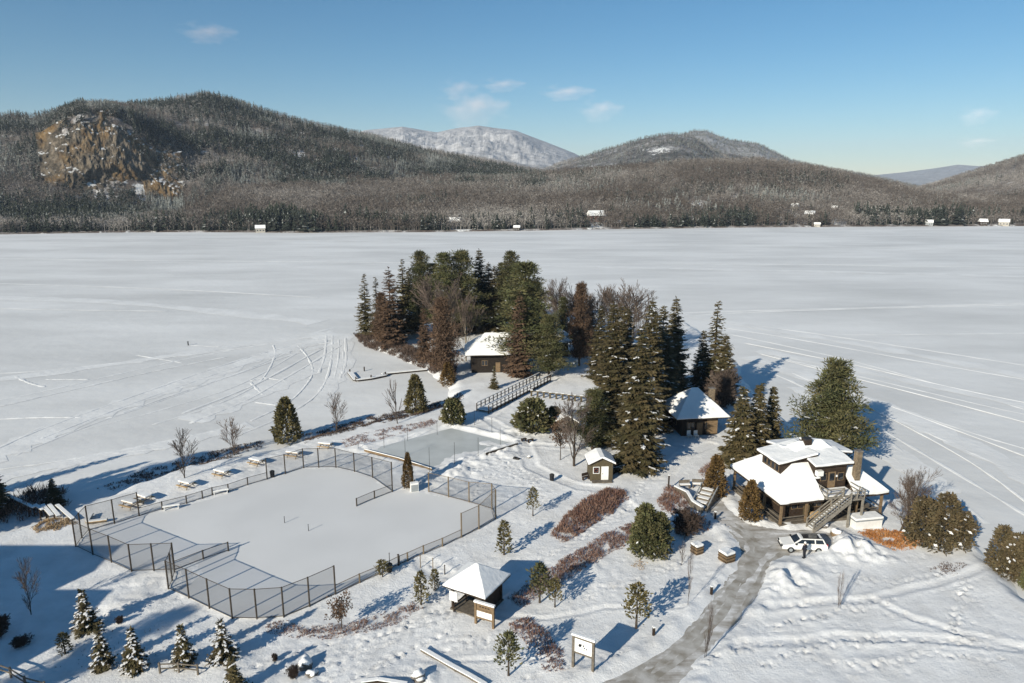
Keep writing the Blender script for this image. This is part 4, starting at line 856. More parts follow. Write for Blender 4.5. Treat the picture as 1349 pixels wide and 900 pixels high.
SPR, PIN, LAR, BIR, CED, SAP, BAR, BSH, YSP = 'spruce_tree', 'pine_tree', 'larch_tree', 'birch_tree', 'cedar_tree', 'young_tree', 'bare_tree', 'shrub', 'young_spruce'
T = [
 # point of land at the back
 ('thin1', SPR, 'sparse snow dusted spruce, leftmost of the wooded point', 483, 443, 361, 1.0),
 ('thin2', SPR, 'thin drooping spruce second from the left on the point', 498, 447, 366, 1.0),
 ('larch', LAR, 'rust brown needled tree left of the green pine on the point', 516, 456, 352, .95),
 ('larch2', LAR, 'short rust brown tree low at the left tip of the point', 505, 452, 388, .9),
 ('thin1', SPR, 'grey green spruce with bare lower stem beside the tall green pine', 533, 445, 342, 1.0),
 ('pine1', PIN, 'tall bright green pine with a full crown, left part of the point', 556, 442, 333, 1.0),
 ('pine2', PIN, 'narrow green pine just behind the pale forked birch', 587, 446, 334, 1.0),
 ('pine3', PIN, 'broad topped green pine behind the hip roofed lake house', 609, 444, 331, 1.0),
 ('sp1', SPR, 'dark pointed spruce rising behind the lake house roof', 632, 437, 327, 1.0),
 ('sp3', SPR, 'dark spruce filling the gap left of the tallest double pine', 652, 438, 350, 1.2),
 ('pine1', PIN, 'tallest green pine in the middle of the wooded point', 673, 440, 333, 1.0),
 ('pine2', PIN, 'dense dark green pine standing right before the lake house', 692, 490, 347, 1.25),
 ('larch', LAR, 'brown needled tree mixed into the dark pine at the lake house', 684, 497, 385, .85),
 ('larch2', LAR, 'brown leaved tree at the front left shore of the point', 584, 494, 396, .85),
 ('larch', LAR, 'low rust brown tree beside the birch trunks on the point', 560, 476, 402, .8),
 ('birch1', BIR, 'pale forked bare birch before the green pines', 592, 470, 356, 1.0),
 ('birch2', BIR, 'slim pale bare birch left of the lake house roof', 614, 476, 385, 1.0),
 ('pine3', PIN, 'low spreading pine with snowy boughs right of the lake house', 723, 497, 415, 1.1),
 ('birch2', BIR, 'grey bare birch behind the low snowy pine', 733, 448, 364, 1.1),
 ('birch1', BIR, 'bare grey hardwood right of the tall double pine', 745, 452, 372, 1.1),
 ('young_dark', YSP, 'tiny dark spruce alone on the snow before the lake house', 651, 512, 484, .8),
 ('cedar2', CED, 'rust brown shrub on the bank below the brown shore tree', 590, 507, 478, 1.2),
 # middle group
 ('sp1', SPR, 'dark spruce behind the reddish brown tree of the middle group', 776, 466, 388, 1.0),
 ('pine2', PIN, 'dark pine half hidden left of the reddish brown tree of the middle group', 741, 462, 392, .8),
 ('sp3', SPR, 'dark spruce between the birches at the back of the middle group', 790, 500, 402, 1.0),
 ('sp1', SPR, 'dark spruce behind the rust brown tree at the left of the point', 541, 437, 352, 1.1),
 ('pine2', PIN, 'shaded pine between the green pine and the pale forked birch', 572, 438, 348, 1.1),
 ('sp2', SPR, 'dark spruce low behind the pale forked birch', 598, 441, 365, 1.2),
 ('sp1', SPR, 'second dark spruce just right of the pointed one behind the lake house', 644, 432, 345, 1.1),
 ('pine1', PIN, 'green pine half hidden behind the tallest double pine', 662, 434, 348, 1.0),
 ('pine2', PIN, 'green pine on the right flank of the tallest double pine', 706, 446, 372, 1.1),
 ('sp3', SPR, 'dark low spruce right behind the lake house roof', 716, 470, 405, 1.3),
 ('sp1', SPR, 'spruce filling the middle group behind the tall yellow green one', 815, 548, 400, 1.05),
 ('sp2', SPR, 'spruce standing behind the dark one beside the small chalet', 860, 552, 412, 1.1),
 ('larch2', LAR, 'reddish brown tree with a bare stem left of the tall middle spruces', 763, 482, 377, .66),
 ('birch1', BIR, 'bare twiggy birch at the back of the middle group', 800, 470, 367, 1.1),
 ('birch2', BIR, 'bare grey birch behind the rightmost tall spruces', 832, 480, 372, 1.3),
 ('birch1', BIR, 'bare twiggy hardwood behind the dark spruce of the middle group', 782, 475, 372, 1.0),
 ('sp1', SPR, 'tall yellow green spruce at the left of the middle group', 803, 577, 396, .95),
 ('sp2', SPR, 'large snowy spruce foremost in the middle group, right behind the hut', 838, 617, 428, 1.0),
 ('sp3', SPR, 'slim dark spruce behind the large snowy spruce', 822, 560, 405, .9),
 ('sp1', SPR, 'dark spruce between the snowy spruce and the small chalet', 852, 566, 392, .9),
 ('sp3', SPR, 'brownish spruce rising in the heart of the middle group', 868, 545, 402, .95),
 ('sp1', SPR, 'tall dark spruce behind the left corner of the small chalet', 884, 532, 390, .95),
 ('sp3', SPR, 'shaded spruce squeezed against the small chalet wall', 876, 552, 440, 1.0),
 ('thin1', SPR, 'slender pointed spruce, top of the group behind the small chalet', 938, 524, 397, 1.0),
 ('sp2', SPR, 'dark spruce right of the slender one behind the small chalet', 951, 528, 440, 1.25),
 ('sp3', SPR, 'short spruce left of the slender one behind the small chalet', 922, 520, 435, 1.1),
 ('brushy2', BSH, 'purple brown bare thicket behind the small chalet chimney', 952, 536, 482, 1.0),
 ('pine3', PIN, 'shaded low pine left of the foremost snowy spruce', 780, 592, 513, 1.15),
 ('sp3', SPR, 'short dark spruce beside the low shaded pine', 795, 585, 500, 1.2),
 ('bare1', BAR, 'tall bare tree standing alone left of the little hut', 756, 614, 512, .9),
 ('round', BAR, 'small tree with rusty leaves next to the tall bare tree', 738, 606, 548, .62),
 ('trio1', SPR, 'left of the three spruces behind the chalet', 973, 608, 512, 1.05),
 ('trio2', SPR, 'tallest middle one of the three spruces behind the chalet', 994, 602, 507, 1.0),
 ('trio2', SPR, 'right slim one of the three spruces behind the chalet', 1013, 592, 511, .95),
 ('pine_big', PIN, 'big round crowned pine by the ice behind the chalet', 1090, 602, 479, 1.0),
 ('cedar2', CED, 'rusty cedar beside the terrace steps', 941, 655, 601, .95),
 ('cedar1', CED, 'rusty cedar standing at the chalet porch corner', 987, 686, 634, 1.0),
 # left shore
 ('cedar_green', CED, 'olive brown cedar on the left shore bank', 379, 583, 525, 1.0),
 ('cedar_green', CED, 'green brown cedar on the bank nearest the point', 548, 545, 495, .95),
 ('bare3', BAR, 'small bare tree left of the olive shore cedar', 309, 600, 550, 1.5),
 ('bare3', BAR, 'small bare tree furthest left along the shore tables', 243, 630, 565, 1.3),
 ('bare3', BAR, 'bare sapling right of the olive shore cedar', 444, 570, 517, 1.3),
 ('whip1', BAR, 'thin bare sapling left of the green brown bank cedar', 524, 558, 498, 1.2),
 ('sp1', SPR, 'dark spruce cut by the left edge at the frozen inlet', -6, 676, 602, 1.35),
 ('sp3', SPR, 'short dark spruce among the brush at the inlet', 73, 668, 630, 1.5),
 ('bush3', BSH, 'snowy green bush at the foot of the boardwalk', 597, 558, 527, .8),
 ('bush3', BSH, 'round clipped evergreen bush beside the boardwalk', 702, 566, 528, 1.0),
 ('bush3', BSH, 'small evergreen bush against the stone shed', 730, 562, 537, .7),
 # ball field and lawn
 ('cedar1', CED, 'slim cedar growing at the gate between field and rink', 538, 643, 597, .62),
 ('round', SAP, 'round headed brown leaved tree below the backstop', 450, 828, 783, 1.0),
 ('sap1', SAP, 'olive sapling left of the pavilion', 555, 797, 754, 1.0),
 ('sap1', SAP, 'small olive sapling close to the pavilion eave', 573, 778, 750, 1.1),
 ('sap1', SAP, 'olive sapling below the field corner panel', 664, 731, 687, 1.1),
 ('sap2', SAP, 'thin sapling nearest the white path panel of the field corner', 702, 680, 643, .8),
 ('sap3', SAP, 'left brown green tree of the pair right of the pavilion', 711, 794, 744, 1.05),
 ('sap2', SAP, 'right smaller tree of the pair right of the pavilion', 731, 800, 762, .95),
 ('sap2', SAP, 'olive young tree standing by the drive above the board sign', 838, 828, 770, 1.05),
 ('sap3', SAP, 'dark young tree with a bare stem between info board and board sign', 670, 890, 834, .95),
 ('bush2', BSH, 'big dark evergreen bush beside the red hedge', 859, 727, 668, .95),
 ('brushy', BSH, 'leafless shaded shrub right of the big evergreen bush', 904, 704, 668, 1.1),
 ('whip1', BAR, 'tall thin bare sapling by the wooden planters', 906, 797, 716, .35),
 ('whip2', BAR, 'bare sapling at the drive edge', 928, 866, 785, .4),
 ('whip1', BAR, 'short bare stake tree left of the tall thin sapling', 898, 745, 713, 1.0),
 ('whip2', BAR, 'two stemmed bare sapling alone on the right snowfield', 1106, 802, 748, .4),
 ('bare2', BAR, 'grey bare slender tree at the right end of the chalet', 1184, 700, 606, .8),
 ('bare3', BAR, 'slim bare tree before the snow capped box of the chalet', 1192, 704, 640, .9),
 ('bush1', BSH, 'broad snow speckled evergreen bush right of the chalet', 1236, 720, 654, 1.0),
 ('bush1', BSH, 'brown green bush cut by the right edge', 1336, 762, 700, .95),
 ('bush2', BSH, 'low dark green bush in the right corner by the ice', 1358, 775, 738, .8),
 # lower left slope
 ('young1', YSP, 'snowy young spruce at the edge of the big shadow', 115, 830, 778, 1.0),
 ('young2', YSP, 'snowy young spruce left of the widest one on the slope', 136, 880, 827, .95),
 ('young3', YSP, 'widest snow loaded young spruce on the slope', 179, 882, 829, 1.0),
 ('young2', YSP, 'snowy young spruce above the rail fence', 243, 875, 825, 1.0),
 ('young1', YSP, 'snowy young spruce right of the rail fence', 295, 868, 817, 1.05),
 ('young_dark', YSP, 'dark young spruce cut by the bottom edge', 309, 912, 868, 1.15),
 ('sap1', SAP, 'scrubby brown sapling left among the young spruces', 86, 862, 834, 1.4),
 ('bare3', BAR, 'bare round crowned tree standing in the big shadow', 41, 810, 735, .9),
 ('brushy', BSH, 'dark leafless shrub in the shadow at the left edge', 0, 838, 808, .8),
 ('brushy', BSH, 'low leafless shrub at the border of the big shadow', 28, 852, 836, 1.2),
 ('brushy', BSH, 'little bare shrub beside the snowy boulders', 387, 893, 874, .7),
 ('brushy', BSH, 'tiny bare shrub on the path edge left of the boulders', 362, 870, 860, .8),
 ('brushy', BSH, 'small leafless shrub right of the shadow edge spruce', 158, 821, 810, .8),
 ('sap2', SAP, 'grey snowy sapling on the low field fence', 504, 760, 738, 1.5),
]
for key, nm, lab, px, base, top, wide in T:
    if nm in (SPR, PIN, LAR): wide *= 1.18
    plant(PR[key], nm, lab, {'shrub': 'bush'}.get(nm, 'tree'), px, base, top, wide)

def thicket(name, label, cat, poly_px, hgt, dens, m, kind=None, lean=.35, w=.018, seed=1, tri=True):
    """many thin stems filling an outline on the snow"""
    g = np.random.default_rng(seed); pts = [tuple(G(*p))[:2] for p in poly_px]
    xs_, ys_ = np.array([p[0] for p in pts]), np.array([p[1] for p in pts])
    area = abs(sum(xs_[i]*ys_[(i+1) % len(pts)]-xs_[(i+1) % len(pts)]*ys_[i] for i in range(len(pts))))/2
    n = int((xs_.max()-xs_.min()+1.2)*(ys_.max()-ys_.min()+1.2)*dens*1.25); X = g.uniform(xs_.min()-.6, xs_.max()+.6, n); Y = g.uniform(ys_.min()-.6, ys_.max()+.6, n)
    sdv = sdist(X, Y, pts)+.5*fbm(X/1.3, Y/1.3, seed+60, 3)
    k = sdv > -.12; X, Y, sdv = X[k], Y[k], sdv[k]
    cl = fbm(X/.9, Y/.9, seed+70, 3) > (-.28 if kind is None else -.12); X, Y, sdv = X[cl], Y[cl], sdv[cl]; n = len(X)
    Z = np.array([max(hz(a, b_), 0.0) for a, b_ in zip(X, Y)])
    hh = hgt*g.uniform(.5, 1.1, n)*np.clip(.5+.7*sdv, .45, 1)
    base = np.stack([X, Y, Z-.04], -1); lv = Leaves()
    tt = np.clip(.3+.6*fbm(X/1.1, Y/1.1, seed+80, 3)+g.normal(0, .15, n), 0, 1)
    for rep in range(3):
        d = unit(np.stack([g.normal(0, lean, n), g.normal(0, lean, n), np.ones(n)], -1)); ln = hh*g.uniform(.6, 1.1, n)
        st_ = base+d*(ln*(0 if rep == 0 else g.uniform(.1, .5, n)))[:, None]
        if rep: d = unit(d+g.normal(0, .5, (n, 3))+np.array([0, 0, .2])); ln = ln*.6
        lv.spray(st_, d, g.normal(0, 1, (n, 3)), ln, g.uniform(.6, 1.5, n)*w*(1.0 if rep else 1.2), tt)
    return tag(link(name, lv.mesh(name, M[m])), label, cat, kind=kind)
thicket('red_hedge', 'large oval bed of red twigs below the little hut', 'hedge', [(726, 706), (742, 683), (775, 656), (800, 645), (822, 648), (824, 660), (805, 676), (775, 696), (745, 714)], 1.05, 42, 'redtwig', seed=1, w=.028)
thicket('red_hedge', 'long strip of red twigs running down to the pavilion', 'hedge', [(668, 790), (700, 765), (760, 725), (800, 702), (840, 687), (848, 699), (820, 720), (780, 744), (735, 771), (688, 800)], .7, 32, 'redtwig', seed=2, w=.024)
thicket('red_hedge', 'curved red brown twig bed below the info board', 'hedge', [(668, 822), (695, 811), (724, 834), (738, 860), (748, 882), (720, 882), (704, 858), (686, 840)], .6, 34, 'redtwig', seed=3, w=.024)
thicket('red_hedge', 'low red twig strip in front of the right backstop', 'hedge', [(348, 822), (374, 816), (400, 826), (450, 824), (500, 810), (545, 794), (557, 802), (510, 826), (450, 841), (390, 841), (353, 833)], .45, 40, 'redtwig', seed=4, w=.02)
thicket('red_hedge', 'reddish shrub mass beside the terrace wall', 'hedge', [(866, 660), (880, 640), (895, 645), (912, 668), (896, 678), (872, 676)], .95, 32, 'redtwig', seed=5, w=.024)
thicket('red_hedge', 'small reddish shrub patch under the first rusty cedar', 'hedge', [(922, 618), (938, 610), (945, 640), (930, 646)], 1.1, 26, 'redtwig', seed=6, w=.022)
thicket('red_hedge', 'rosy twigs at the drive edge right of the shaded shrub', 'hedge', [(905, 700), (925, 684), (938, 690), (925, 704)], .8, 30, 'redtwig', seed=12, w=.022)
thicket('reed_bed', 'bright rust coloured grass patch beside the snow capped box', 'reeds', [(1132, 702), (1165, 697), (1200, 703), (1222, 712), (1200, 722), (1175, 724), (1150, 714)], .5, 60, 'reed', seed=7, w=.03)
thicket('reed_bed', 'brown twig patch showing through the right snowfield', 'reeds', [(1222, 752), (1240, 742), (1275, 741), (1262, 752), (1238, 757)], .4, 30, 'darktwig', seed=8)
thicket('reed_bed', 'straw coloured dead grass in front of the boardwalk boards', 'reeds', [(38, 697), (60, 686), (90, 684), (98, 690), (75, 698), (50, 702)], .55, 55, 'strawreed', seed=9, w=.03)
thicket('reed_bed', 'little straw tuft below the evergreen bush', 'reeds', [(834, 745), (842, 738), (852, 742), (846, 750)], .4, 30, 'strawreed', seed=14)
thicket('brush_strip', 'dark leafless brush along the frozen left bank', 'brush', [(128, 644), (165, 628), (215, 612), (270, 597), (345, 580), (352, 588), (280, 608), (215, 626), (150, 646)], .45, 24, 'darktwig', 'stuff', seed=10, w=.03)
thicket('brush_strip', 'shaded brush mass around the frozen inlet at the left edge', 'brush', [(-30, 690), (0, 668), (40, 652), (85, 650), (100, 668), (60, 680), (20, 690)], 2.4, 12, 'darktwig', 'stuff', seed=11, w=.035)
thicket('brush_strip', 'dark brush edging the bank between the shore cedars', 'brush', [(396, 575), (440, 562), (490, 548), (540, 540), (604, 517), (610, 525), (560, 545), (500, 558), (440, 573), (402, 584)], .5, 32, 'darktwig', 'stuff', seed=13, w=.03)
thicket('brush_strip', 'rosy dead weeds on the flat behind the rink', 'brush', [(450, 580), (500, 566), (560, 555), (590, 545), (596, 552), (540, 568), (490, 582), (455, 590)], .4, 30, 'redtwig', 'stuff', seed=15)
thicket('brush_strip', 'low brown scrub on the left tip of the wooded point', 'brush', [(466, 440), (500, 444), (540, 458), (602, 484), (597, 502), (560, 484), (520, 470), (478, 456)], 1.8, 26, 'darktwig', 'stuff', seed=16, w=.035)
thicket('brush_strip', 'thin grey weeds poking through the lower snow slope', 'brush', [(60, 845), (150, 815), (230, 830), (230, 870), (130, 895), (70, 880)], .3, 1.6, 'darktwig', 'stuff', seed=17)
thicket('brush_strip', 'scrub around the shaded trunks of the middle group', 'brush', [(770, 560), (860, 540), (900, 530), (900, 560), (840, 590), (790, 600)], .7, 8, 'darktwig', 'stuff', seed=18)
# ------------------------------------------------------------------ fences of the ball field
def chain_mat():
    m = bpy.data.materials.new('chain_link'); m.use_nodes = True; nt = m.node_tree; b = nt.nodes['Principled BSDF']
    b.inputs['Base Color'].default_value = (.05, .05, .05, 1); b.inputs['Roughness'].default_value = .6; b.inputs['Alpha'].default_value = .24
    nz = nt.nodes.new('ShaderNodeTexNoise'); nz.inputs['Scale'].default_value = 3
    r = nt.nodes.new('ShaderNodeMapRange'); r.inputs['To Min'].default_value = .18; r.inputs['To Max'].default_value = .30
    nt.links.new(nz.outputs['Fac'], r.inputs['Value']); nt.links.new(r.outputs['Result'], b.inputs['Alpha']); return m
M['chain'] = chain_mat()
def fence(label, px, h, m='post_brown', r=.08, skip=(False, False), hs=None, group=None, chain=True, name='chain_link_fence', rail=.03):
    pts = [G(*p) for p in px]
    c = pts[0]; t = thing(name, label, 'fence', (c.x, c.y, c.z), 0, group)
    ps = [p-c for p in pts]; hs = hs or [h]*len(ps)
    pm = None
    for i, p in enumerate(ps):
        if (i == 0 and skip[0]) or (i == len(ps)-1 and skip[1]): continue
        o = MB().tube((p.x, p.y, p.z-.3), (p.x, p.y, p.z+hs[i]), r, r, 8).build('post', M[m], t)
    rl = MB()
    for i in range(len(ps)-1):
        for k in (0, 1):
            a, b_ = ps[i], ps[i+1]
            za, zb = (hs[i]-.04, hs[i+1]-.04) if k else (.12, .12)
            rl.tube((a.x, a.y, a.z+za), (b_.x, b_.y, b_.z+zb), rail, rail, 6)
    rl.build('rail', M[m], t)
    if chain:
        ch = MB()
        for i in range(len(ps)-1):
            a, b_ = ps[i], ps[i+1]
            ch.add([(a.x, a.y, a.z+.04), (b_.x, b_.y, b_.z+.04), (b_.x, b_.y, b_.z+hs[i+1]-.05), (a.x, a.y, a.z+hs[i]-.05)], [(0, 1, 2, 3)])
        ch.build('wire_mesh', M['chain'], t)
    return t
fence('tall dark chain link backstop at the left corner of the ball field', [(183.5, 680), (151, 690), (117, 699), (108, 709), (100, 720), (122.5, 731), (147, 741), (173.5, 753), (203, 752), (230, 751)], 3.0)
fence('short low fence running onto the field from the left backstop', [(230.5, 751.5), (268, 737), (301, 726)], 1.05, skip=(True, False))
fence('tall chain link backstop nearest the camera, along the lower field edge', [(230, 754), (227, 765), (222, 776), (249, 788), (276, 801), (306, 815), (338.5, 815.5), (374, 813), (408, 799), (442, 783)], 3.0, m='post_brown')
fence('low wire fence on the near long side of the ball field', [(442.5, 783), (474, 768), (500, 757), (526, 744), (537, 739.5), (558, 730), (583, 720), (607.5, 708.5)], 1.0, m='post_tan', skip=(True, True))
fence('tall chain link panels round the right corner of the ball field', [(608, 708), (631, 697), (653, 684), (648, 671), (618, 662), (591, 655), (565, 648)], 3.1, m='post_tan', hs=[2.9, 2.9, 3.7, 3.3, 2.7, 2.7, 2.6])
fence('tall back fence between the ball field and the rink', [(517, 648), (491, 629.5), (467, 621.5), (442.6, 616), (420, 616), (400, 616.5), (376, 624.5), (352, 631.5)], 2.9, m='post_brown', hs=[4.0, 2.9, 2.7, 2.8, 2.8, 2.8, 2.8, 2.9])
fence('low wire fence along the far left side of the field by the tables', [(352, 632), (326.5, 639), (301, 648), (280, 652.5), (267, 657), (246, 663.5), (214, 671.5), (183, 680.5)], 1.05, skip=(True, True))
fence('short low fence stub ending on the field below the slim cedar', [(516.5, 648.5), (493.5, 657), (470, 667)], 1.05, skip=(True, False))

# ------------------------------------------------------------------ small park furniture
def table(px, py, label, rz, long_=1.9, group='snowy tables along the shore'):
    p = G(px, py); t = thing('picnic_table', label, 'table', p, rz, group)
    MB().box((0, 0, .74), (long_, .8, .06)).build('table_top', M['new_wood'], t)
    MB().slab([(-long_/2-.03, -.43, .772), (long_/2+.03, -.43, .772), (long_/2+.03, .43, .772), (-long_/2-.03, .43, .772)], 0, .16).build('snow_cap', M['roof_snow'], t, bevel=.05)
    for s in (-1, 1):
        MB().box((0, s*.72, .43), (long_, .27, .05)).build('bench', M['new_wood'], t)
        lg = MB(); lg.beam((s*long_*.36, -.68, -.08), (s*long_*.36, -.2, .72), .09, .05); lg.beam((s*long_*.36, .68, -.08), (s*long_*.36, .2, .72), .09, .05); lg.beam((s*long_*.36, -.72, .38), (s*long_*.36, .72, .38), .05, .08)
        lg.build('leg', M['grey_wood'], t)
    return t
for px, py, lab, rz in [(190, 660, 'snow capped picnic table nearest the left backstop', -.5), (246, 642, 'snow capped picnic table third from the left in the shore row', -.45), (292, 627, 'snow capped picnic table in the middle of the shore row', -.45),
                        (338, 612, 'snow capped picnic table left of the dark bin on the shore side', -.45), (387, 602, 'snow capped picnic table below the olive shore cedar', -.3), (429, 590, 'snow capped picnic table at the rink end of the shore row', -.25),
                        (172, 668, 'low snow capped table in the shade inside the left backstop', -.4)]:
    table(px, py, lab, rz)
def plank_bench(px, py, label, rz):
    p = G(px, py); t = thing('bench', label, 'bench', p, rz)
    MB().box((0, 0, .45), (1.9, .34, .05)).build('seat', M['white_paint'], t)
    for s in (-1, 1): MB().box((s*.75, 0, .18), (.08, .3, .48)).build('leg', M['white_paint'], t)
    MB().slab([(-.93, -.15, .475), (.93, -.15, .475), (.93, .15, .475), (-.93, .15, .475)], 0, .09).build('snow_cap', M['roof_snow'], t, bevel=.03)
plank_bench(226, 671, 'white plank bench on the field at the low left fence', .38); plank_bench(291, 650.5, 'white plank bench on the field beside the low fence, right one', .38)
# corner bench of white boards near the left backstop
p = G(128, 689); t = thing('corner_bench', 'L shaped low wooden corner bench with snow on it by the left backstop', 'bench', p, .3)
MB().box((0, -.1, .32), (2.2, .45, .08)).build('seat', M['new_wood'], t); MB().box((-1.0, 1.1, .32), (.45, 1.9, .08)).build('seat', M['new_wood'], t)
b1 = MB(); b1.box((0, -.1, .12), (2.0, .1, .36)); b1.box((-1.0, 1.1, .12), (.1, 1.7, .36)); b1.build('base', M['grey_wood'], t)
sn = MB(); sn.slab([(-1.05, -.3, .362), (1.08, -.3, .362), (1.08, .1, .362), (-1.05, .1, .362)], 0, .1); sn.slab([(-1.2, .16, .362), (-.8, .16, .362), (-.8, 2.0, .362), (-1.2, 2.0, .362)], 0, .1); sn.build('snow_cap', M['roof_snow'], t)
def bin_(px, py, label):
    t = thing('trash_bin', label, 'bin', G(px, py), .3)
    MB().tube((0, 0, -.05), (0, 0, .8), .26, .32, 14).build('body', M['black'], t); MB().tube((0, 0, .8), (0, 0, .92), .34, .2, 14).build('lid', M['dark_iron'], t)
bin_(359, 628.5, 'black round bin by the back fence of the ball field'); bin_(513, 753, 'black bin beside the grey sapling at the low near fence')
bin_(727, 633, 'black bin alone on the snow left of the hut')
def stake(px, py, h, label, m='dark_iron', r=.04, name='stake', cat='stake', group=None):
    p = G(px, py); t = thing(name, label, cat, p, 0, group)
    MB().tube((0, 0, -.2), (0, 0, h), r, r*.8, 8).build('pole', M[m], t); MB().tube((0, 0, h), (0, 0, h+.06), r*1.5, r*.8, 8).build('cap', M[m], t)
stake(375, 689, .75, 'thin stake stuck in the ball field, farther one'); stake(406.5, 699.5, .75, 'thin stake stuck in the ball field, nearer one')
stake(513.5, 748, 1.6, 'thin bare pole at the gap of the low near fence'); stake(525, 745, 1.2, 'short thick dark pole in the gap of the low near fence', 'post_brown', .09)
for k, (px, py) in enumerate([(554, 748), (570.5, 752)]): stake(px, py, 1.35, ['thin post left of the pair on the lawn below the low fence', 'thin post right of the pair on the lawn below the low fence'][k], 'post_tan', .05)
stake(586, 757, 1.0, 'short leaning post beside the pavilion roof', 'post_brown', .06)
# thin light poles round the rink
rp = [(472, 590), (506, 590), (537, 581), (576, 573), (534, 601), (566, 622), (599, 612), (630, 600), (659, 588), (686, 574), (648, 570), (625, 560)]
hp = [.9, 3.0, 2.6, 2.2, 2.6, 3.4, 3.1, 2.7, 2.6, 2.4, 2.4, 2.4]
for (px, py), h in zip(rp, hp): stake(px, py, h, 'thin dark pole in the ring of slim poles around the skating rink', 'dark_iron', .03, 'rink_pole', 'pole', 'slim poles around the rink')
def rail_line(name, label, cat, px, h, w, m, sink=.1, cap=True):
    pts = [G(*p) for p in px]; c = pts[0]; t = thing(name, label, cat, c)
    b_ = MB(); s_ = MB()
    for a, q_ in zip(pts, pts[1:]):
        a, q_ = a-c, q_-c; b_.beam((a.x, a.y, a.z+h/2-sink), (q_.x, q_.y, q_.z+h/2-sink), w, h)
        if cap: s_.beam((a.x, a.y, a.z+h-sink+.04), (q_.x, q_.y, q_.z+h-sink+.04), w*1.1, .08)
    b_.build('board', M[m], t)
    if cap: s_.build('snow_cap', M['roof_snow'], t)
rail_line('rink_board', 'pale wooden edge board on the left front side of the rink', 'board', [(480, 594.5), (525, 606), (569, 620)], .4, .07, 'tan_wood')
rail_line('rink_board', 'dark edge board on the right side of the rink', 'board', [(640, 599), (682, 584)], .4, .08, 'post_brown')
rail_line('log_curb', 'long snow covered log curb at the bottom by the path', 'log', [(556, 857), (575, 868), (595, 879.5), (618, 892), (640, 905)], .3, .34, 'grey_wood')
rail_line('log_curb', 'reddish brown log edge cut by the bottom of the picture', 'log', [(476, 901), (498, 898), (536, 904)], .32, .3, 'brown_wood')
# rail fence on the slope and at the corner
def rail_fence(label, px, h=.95, m='grey_wood', rails=2, name='rail_fence', post=.13, cap=False, r=.05):
    pts = [G(*p) for p in px]; c = pts[0]; t = thing(name, label, 'fence', c)
    for p in pts:
        p = p-c; MB().box((p.x, p.y, p.z+h/2-.1), (post, post, h+.2)).build('post', M[m], t)
        if cap: MB().box((p.x, p.y, p.z+h+.045), (post*1.5, post*1.5, .09)).build('snow_cap', M['roof_snow'], t)
    for a, b_ in zip(pts, pts[1:]):
        a, b_ = a-c, b_-c; d = (b_-a).normalized()*post*.5
        for k in range(rails):
            z = h*(.85-.42*k); MB().beam((a.x+d.x, a.y+d.y, a.z+z), (b_.x-d.x, b_.y-d.y, b_.z+z), r*1.2, r*1.8).build('rail', M[m], t)
    return t
rail_fence('weathered rail fence between the young spruces', [(211, 887), (236, 886), (261, 889)])
rail_fence('weathered rail fence in the bottom left corner', [(-12, 884), (15, 893), (34, 905), (60, 912)])
# boards of a stacked dock by the frozen inlet
for k, (ax, ay, bx, by, lab) in enumerate([(10, 664, 47, 682, 'longest pale board slanting down from the inlet brush'), (48, 678, 59, 684, 'second pale dock board from the left by the inlet'), (58, 678, 69, 684, 'third pale dock board from the left by the inlet'), (67, 678, 78, 684, 'fourth pale dock board from the left by the inlet'), (77, 678, 97, 688, 'rightmost pale dock board, touching the backstop')]):
    a, b_ = G(ax, ay), G(bx, by); c = (a+b_)/2; t = thing('dock_section', lab, 'dock', (c.x, c.y, max(a.z, b_.z, .9)))
    d = (b_-a); d.z = 0; q_ = d.normalized(); n_ = Vector((-q_.y, q_.x, 0))
    MB().beam(-d/2+Vector((0, 0, .35)), d/2+Vector((0, 0, .35)), .45, .08).build('deck', M['grey_wood'], t)
    MB().beam(-d/2+Vector((0, 0, .44)), d/2+Vector((0, 0, .44)), .42, .08).build('snow_cap', M['roof_snow'], t)
    for s in (-1, 1):
        f = d*.38*s
        MB().beam((f.x-n_.x*.3, f.y-n_.y*.3, -1.2), (f.x-n_.x*.3, f.y-n_.y*.3, .31), .1).build('leg', M['brown_wood'], t); MB().beam((f.x+n_.x*.3, f.y+n_.y*.3, -1.2), (f.x+n_.x*.3, f.y+n_.y*.3, .31), .1).build('leg', M['brown_wood'], t)
# dock frozen into the lake before the point
pts = [Vector((*on_plane(*p, .25), .25)) for p in [(461, 491), (469, 501), (489, 498.5), (508, 494.5), (505, 492.5), (562, 487)]]
c = pts[0]; t = thing('swim_dock', 'L shaped dock frozen into the lake below the wooded point', 'dock', (c.x, c.y, 0))
dk = MB(); sn = MB()
for a, b_ in zip(pts, pts[1:]):
    a, b_ = a-c, b_-c; dk.beam((a.x, a.y, .28), (b_.x, b_.y, .28), 1.1, .16); sn.beam((a.x, a.y, .42), (b_.x, b_.y, .42), 1.0, .12)
dk.build('deck', M['brown_wood'], t); sn.build('snow_cap', M['roof_snow'], t)
for p in (pts[0], pts[1], pts[2], pts[3], Vector((*on_plane(480, 489, 0), 0))):
    p = p-c; MB().tube((p.x, p.y, -.2), (p.x, p.y, .95), .13, .13, 8).build('post', M['brown_wood'], t)
stake(248, 455, .9, 'small dark marker standing alone far out on the lake', 'black', .15, 'ice_marker', 'marker')

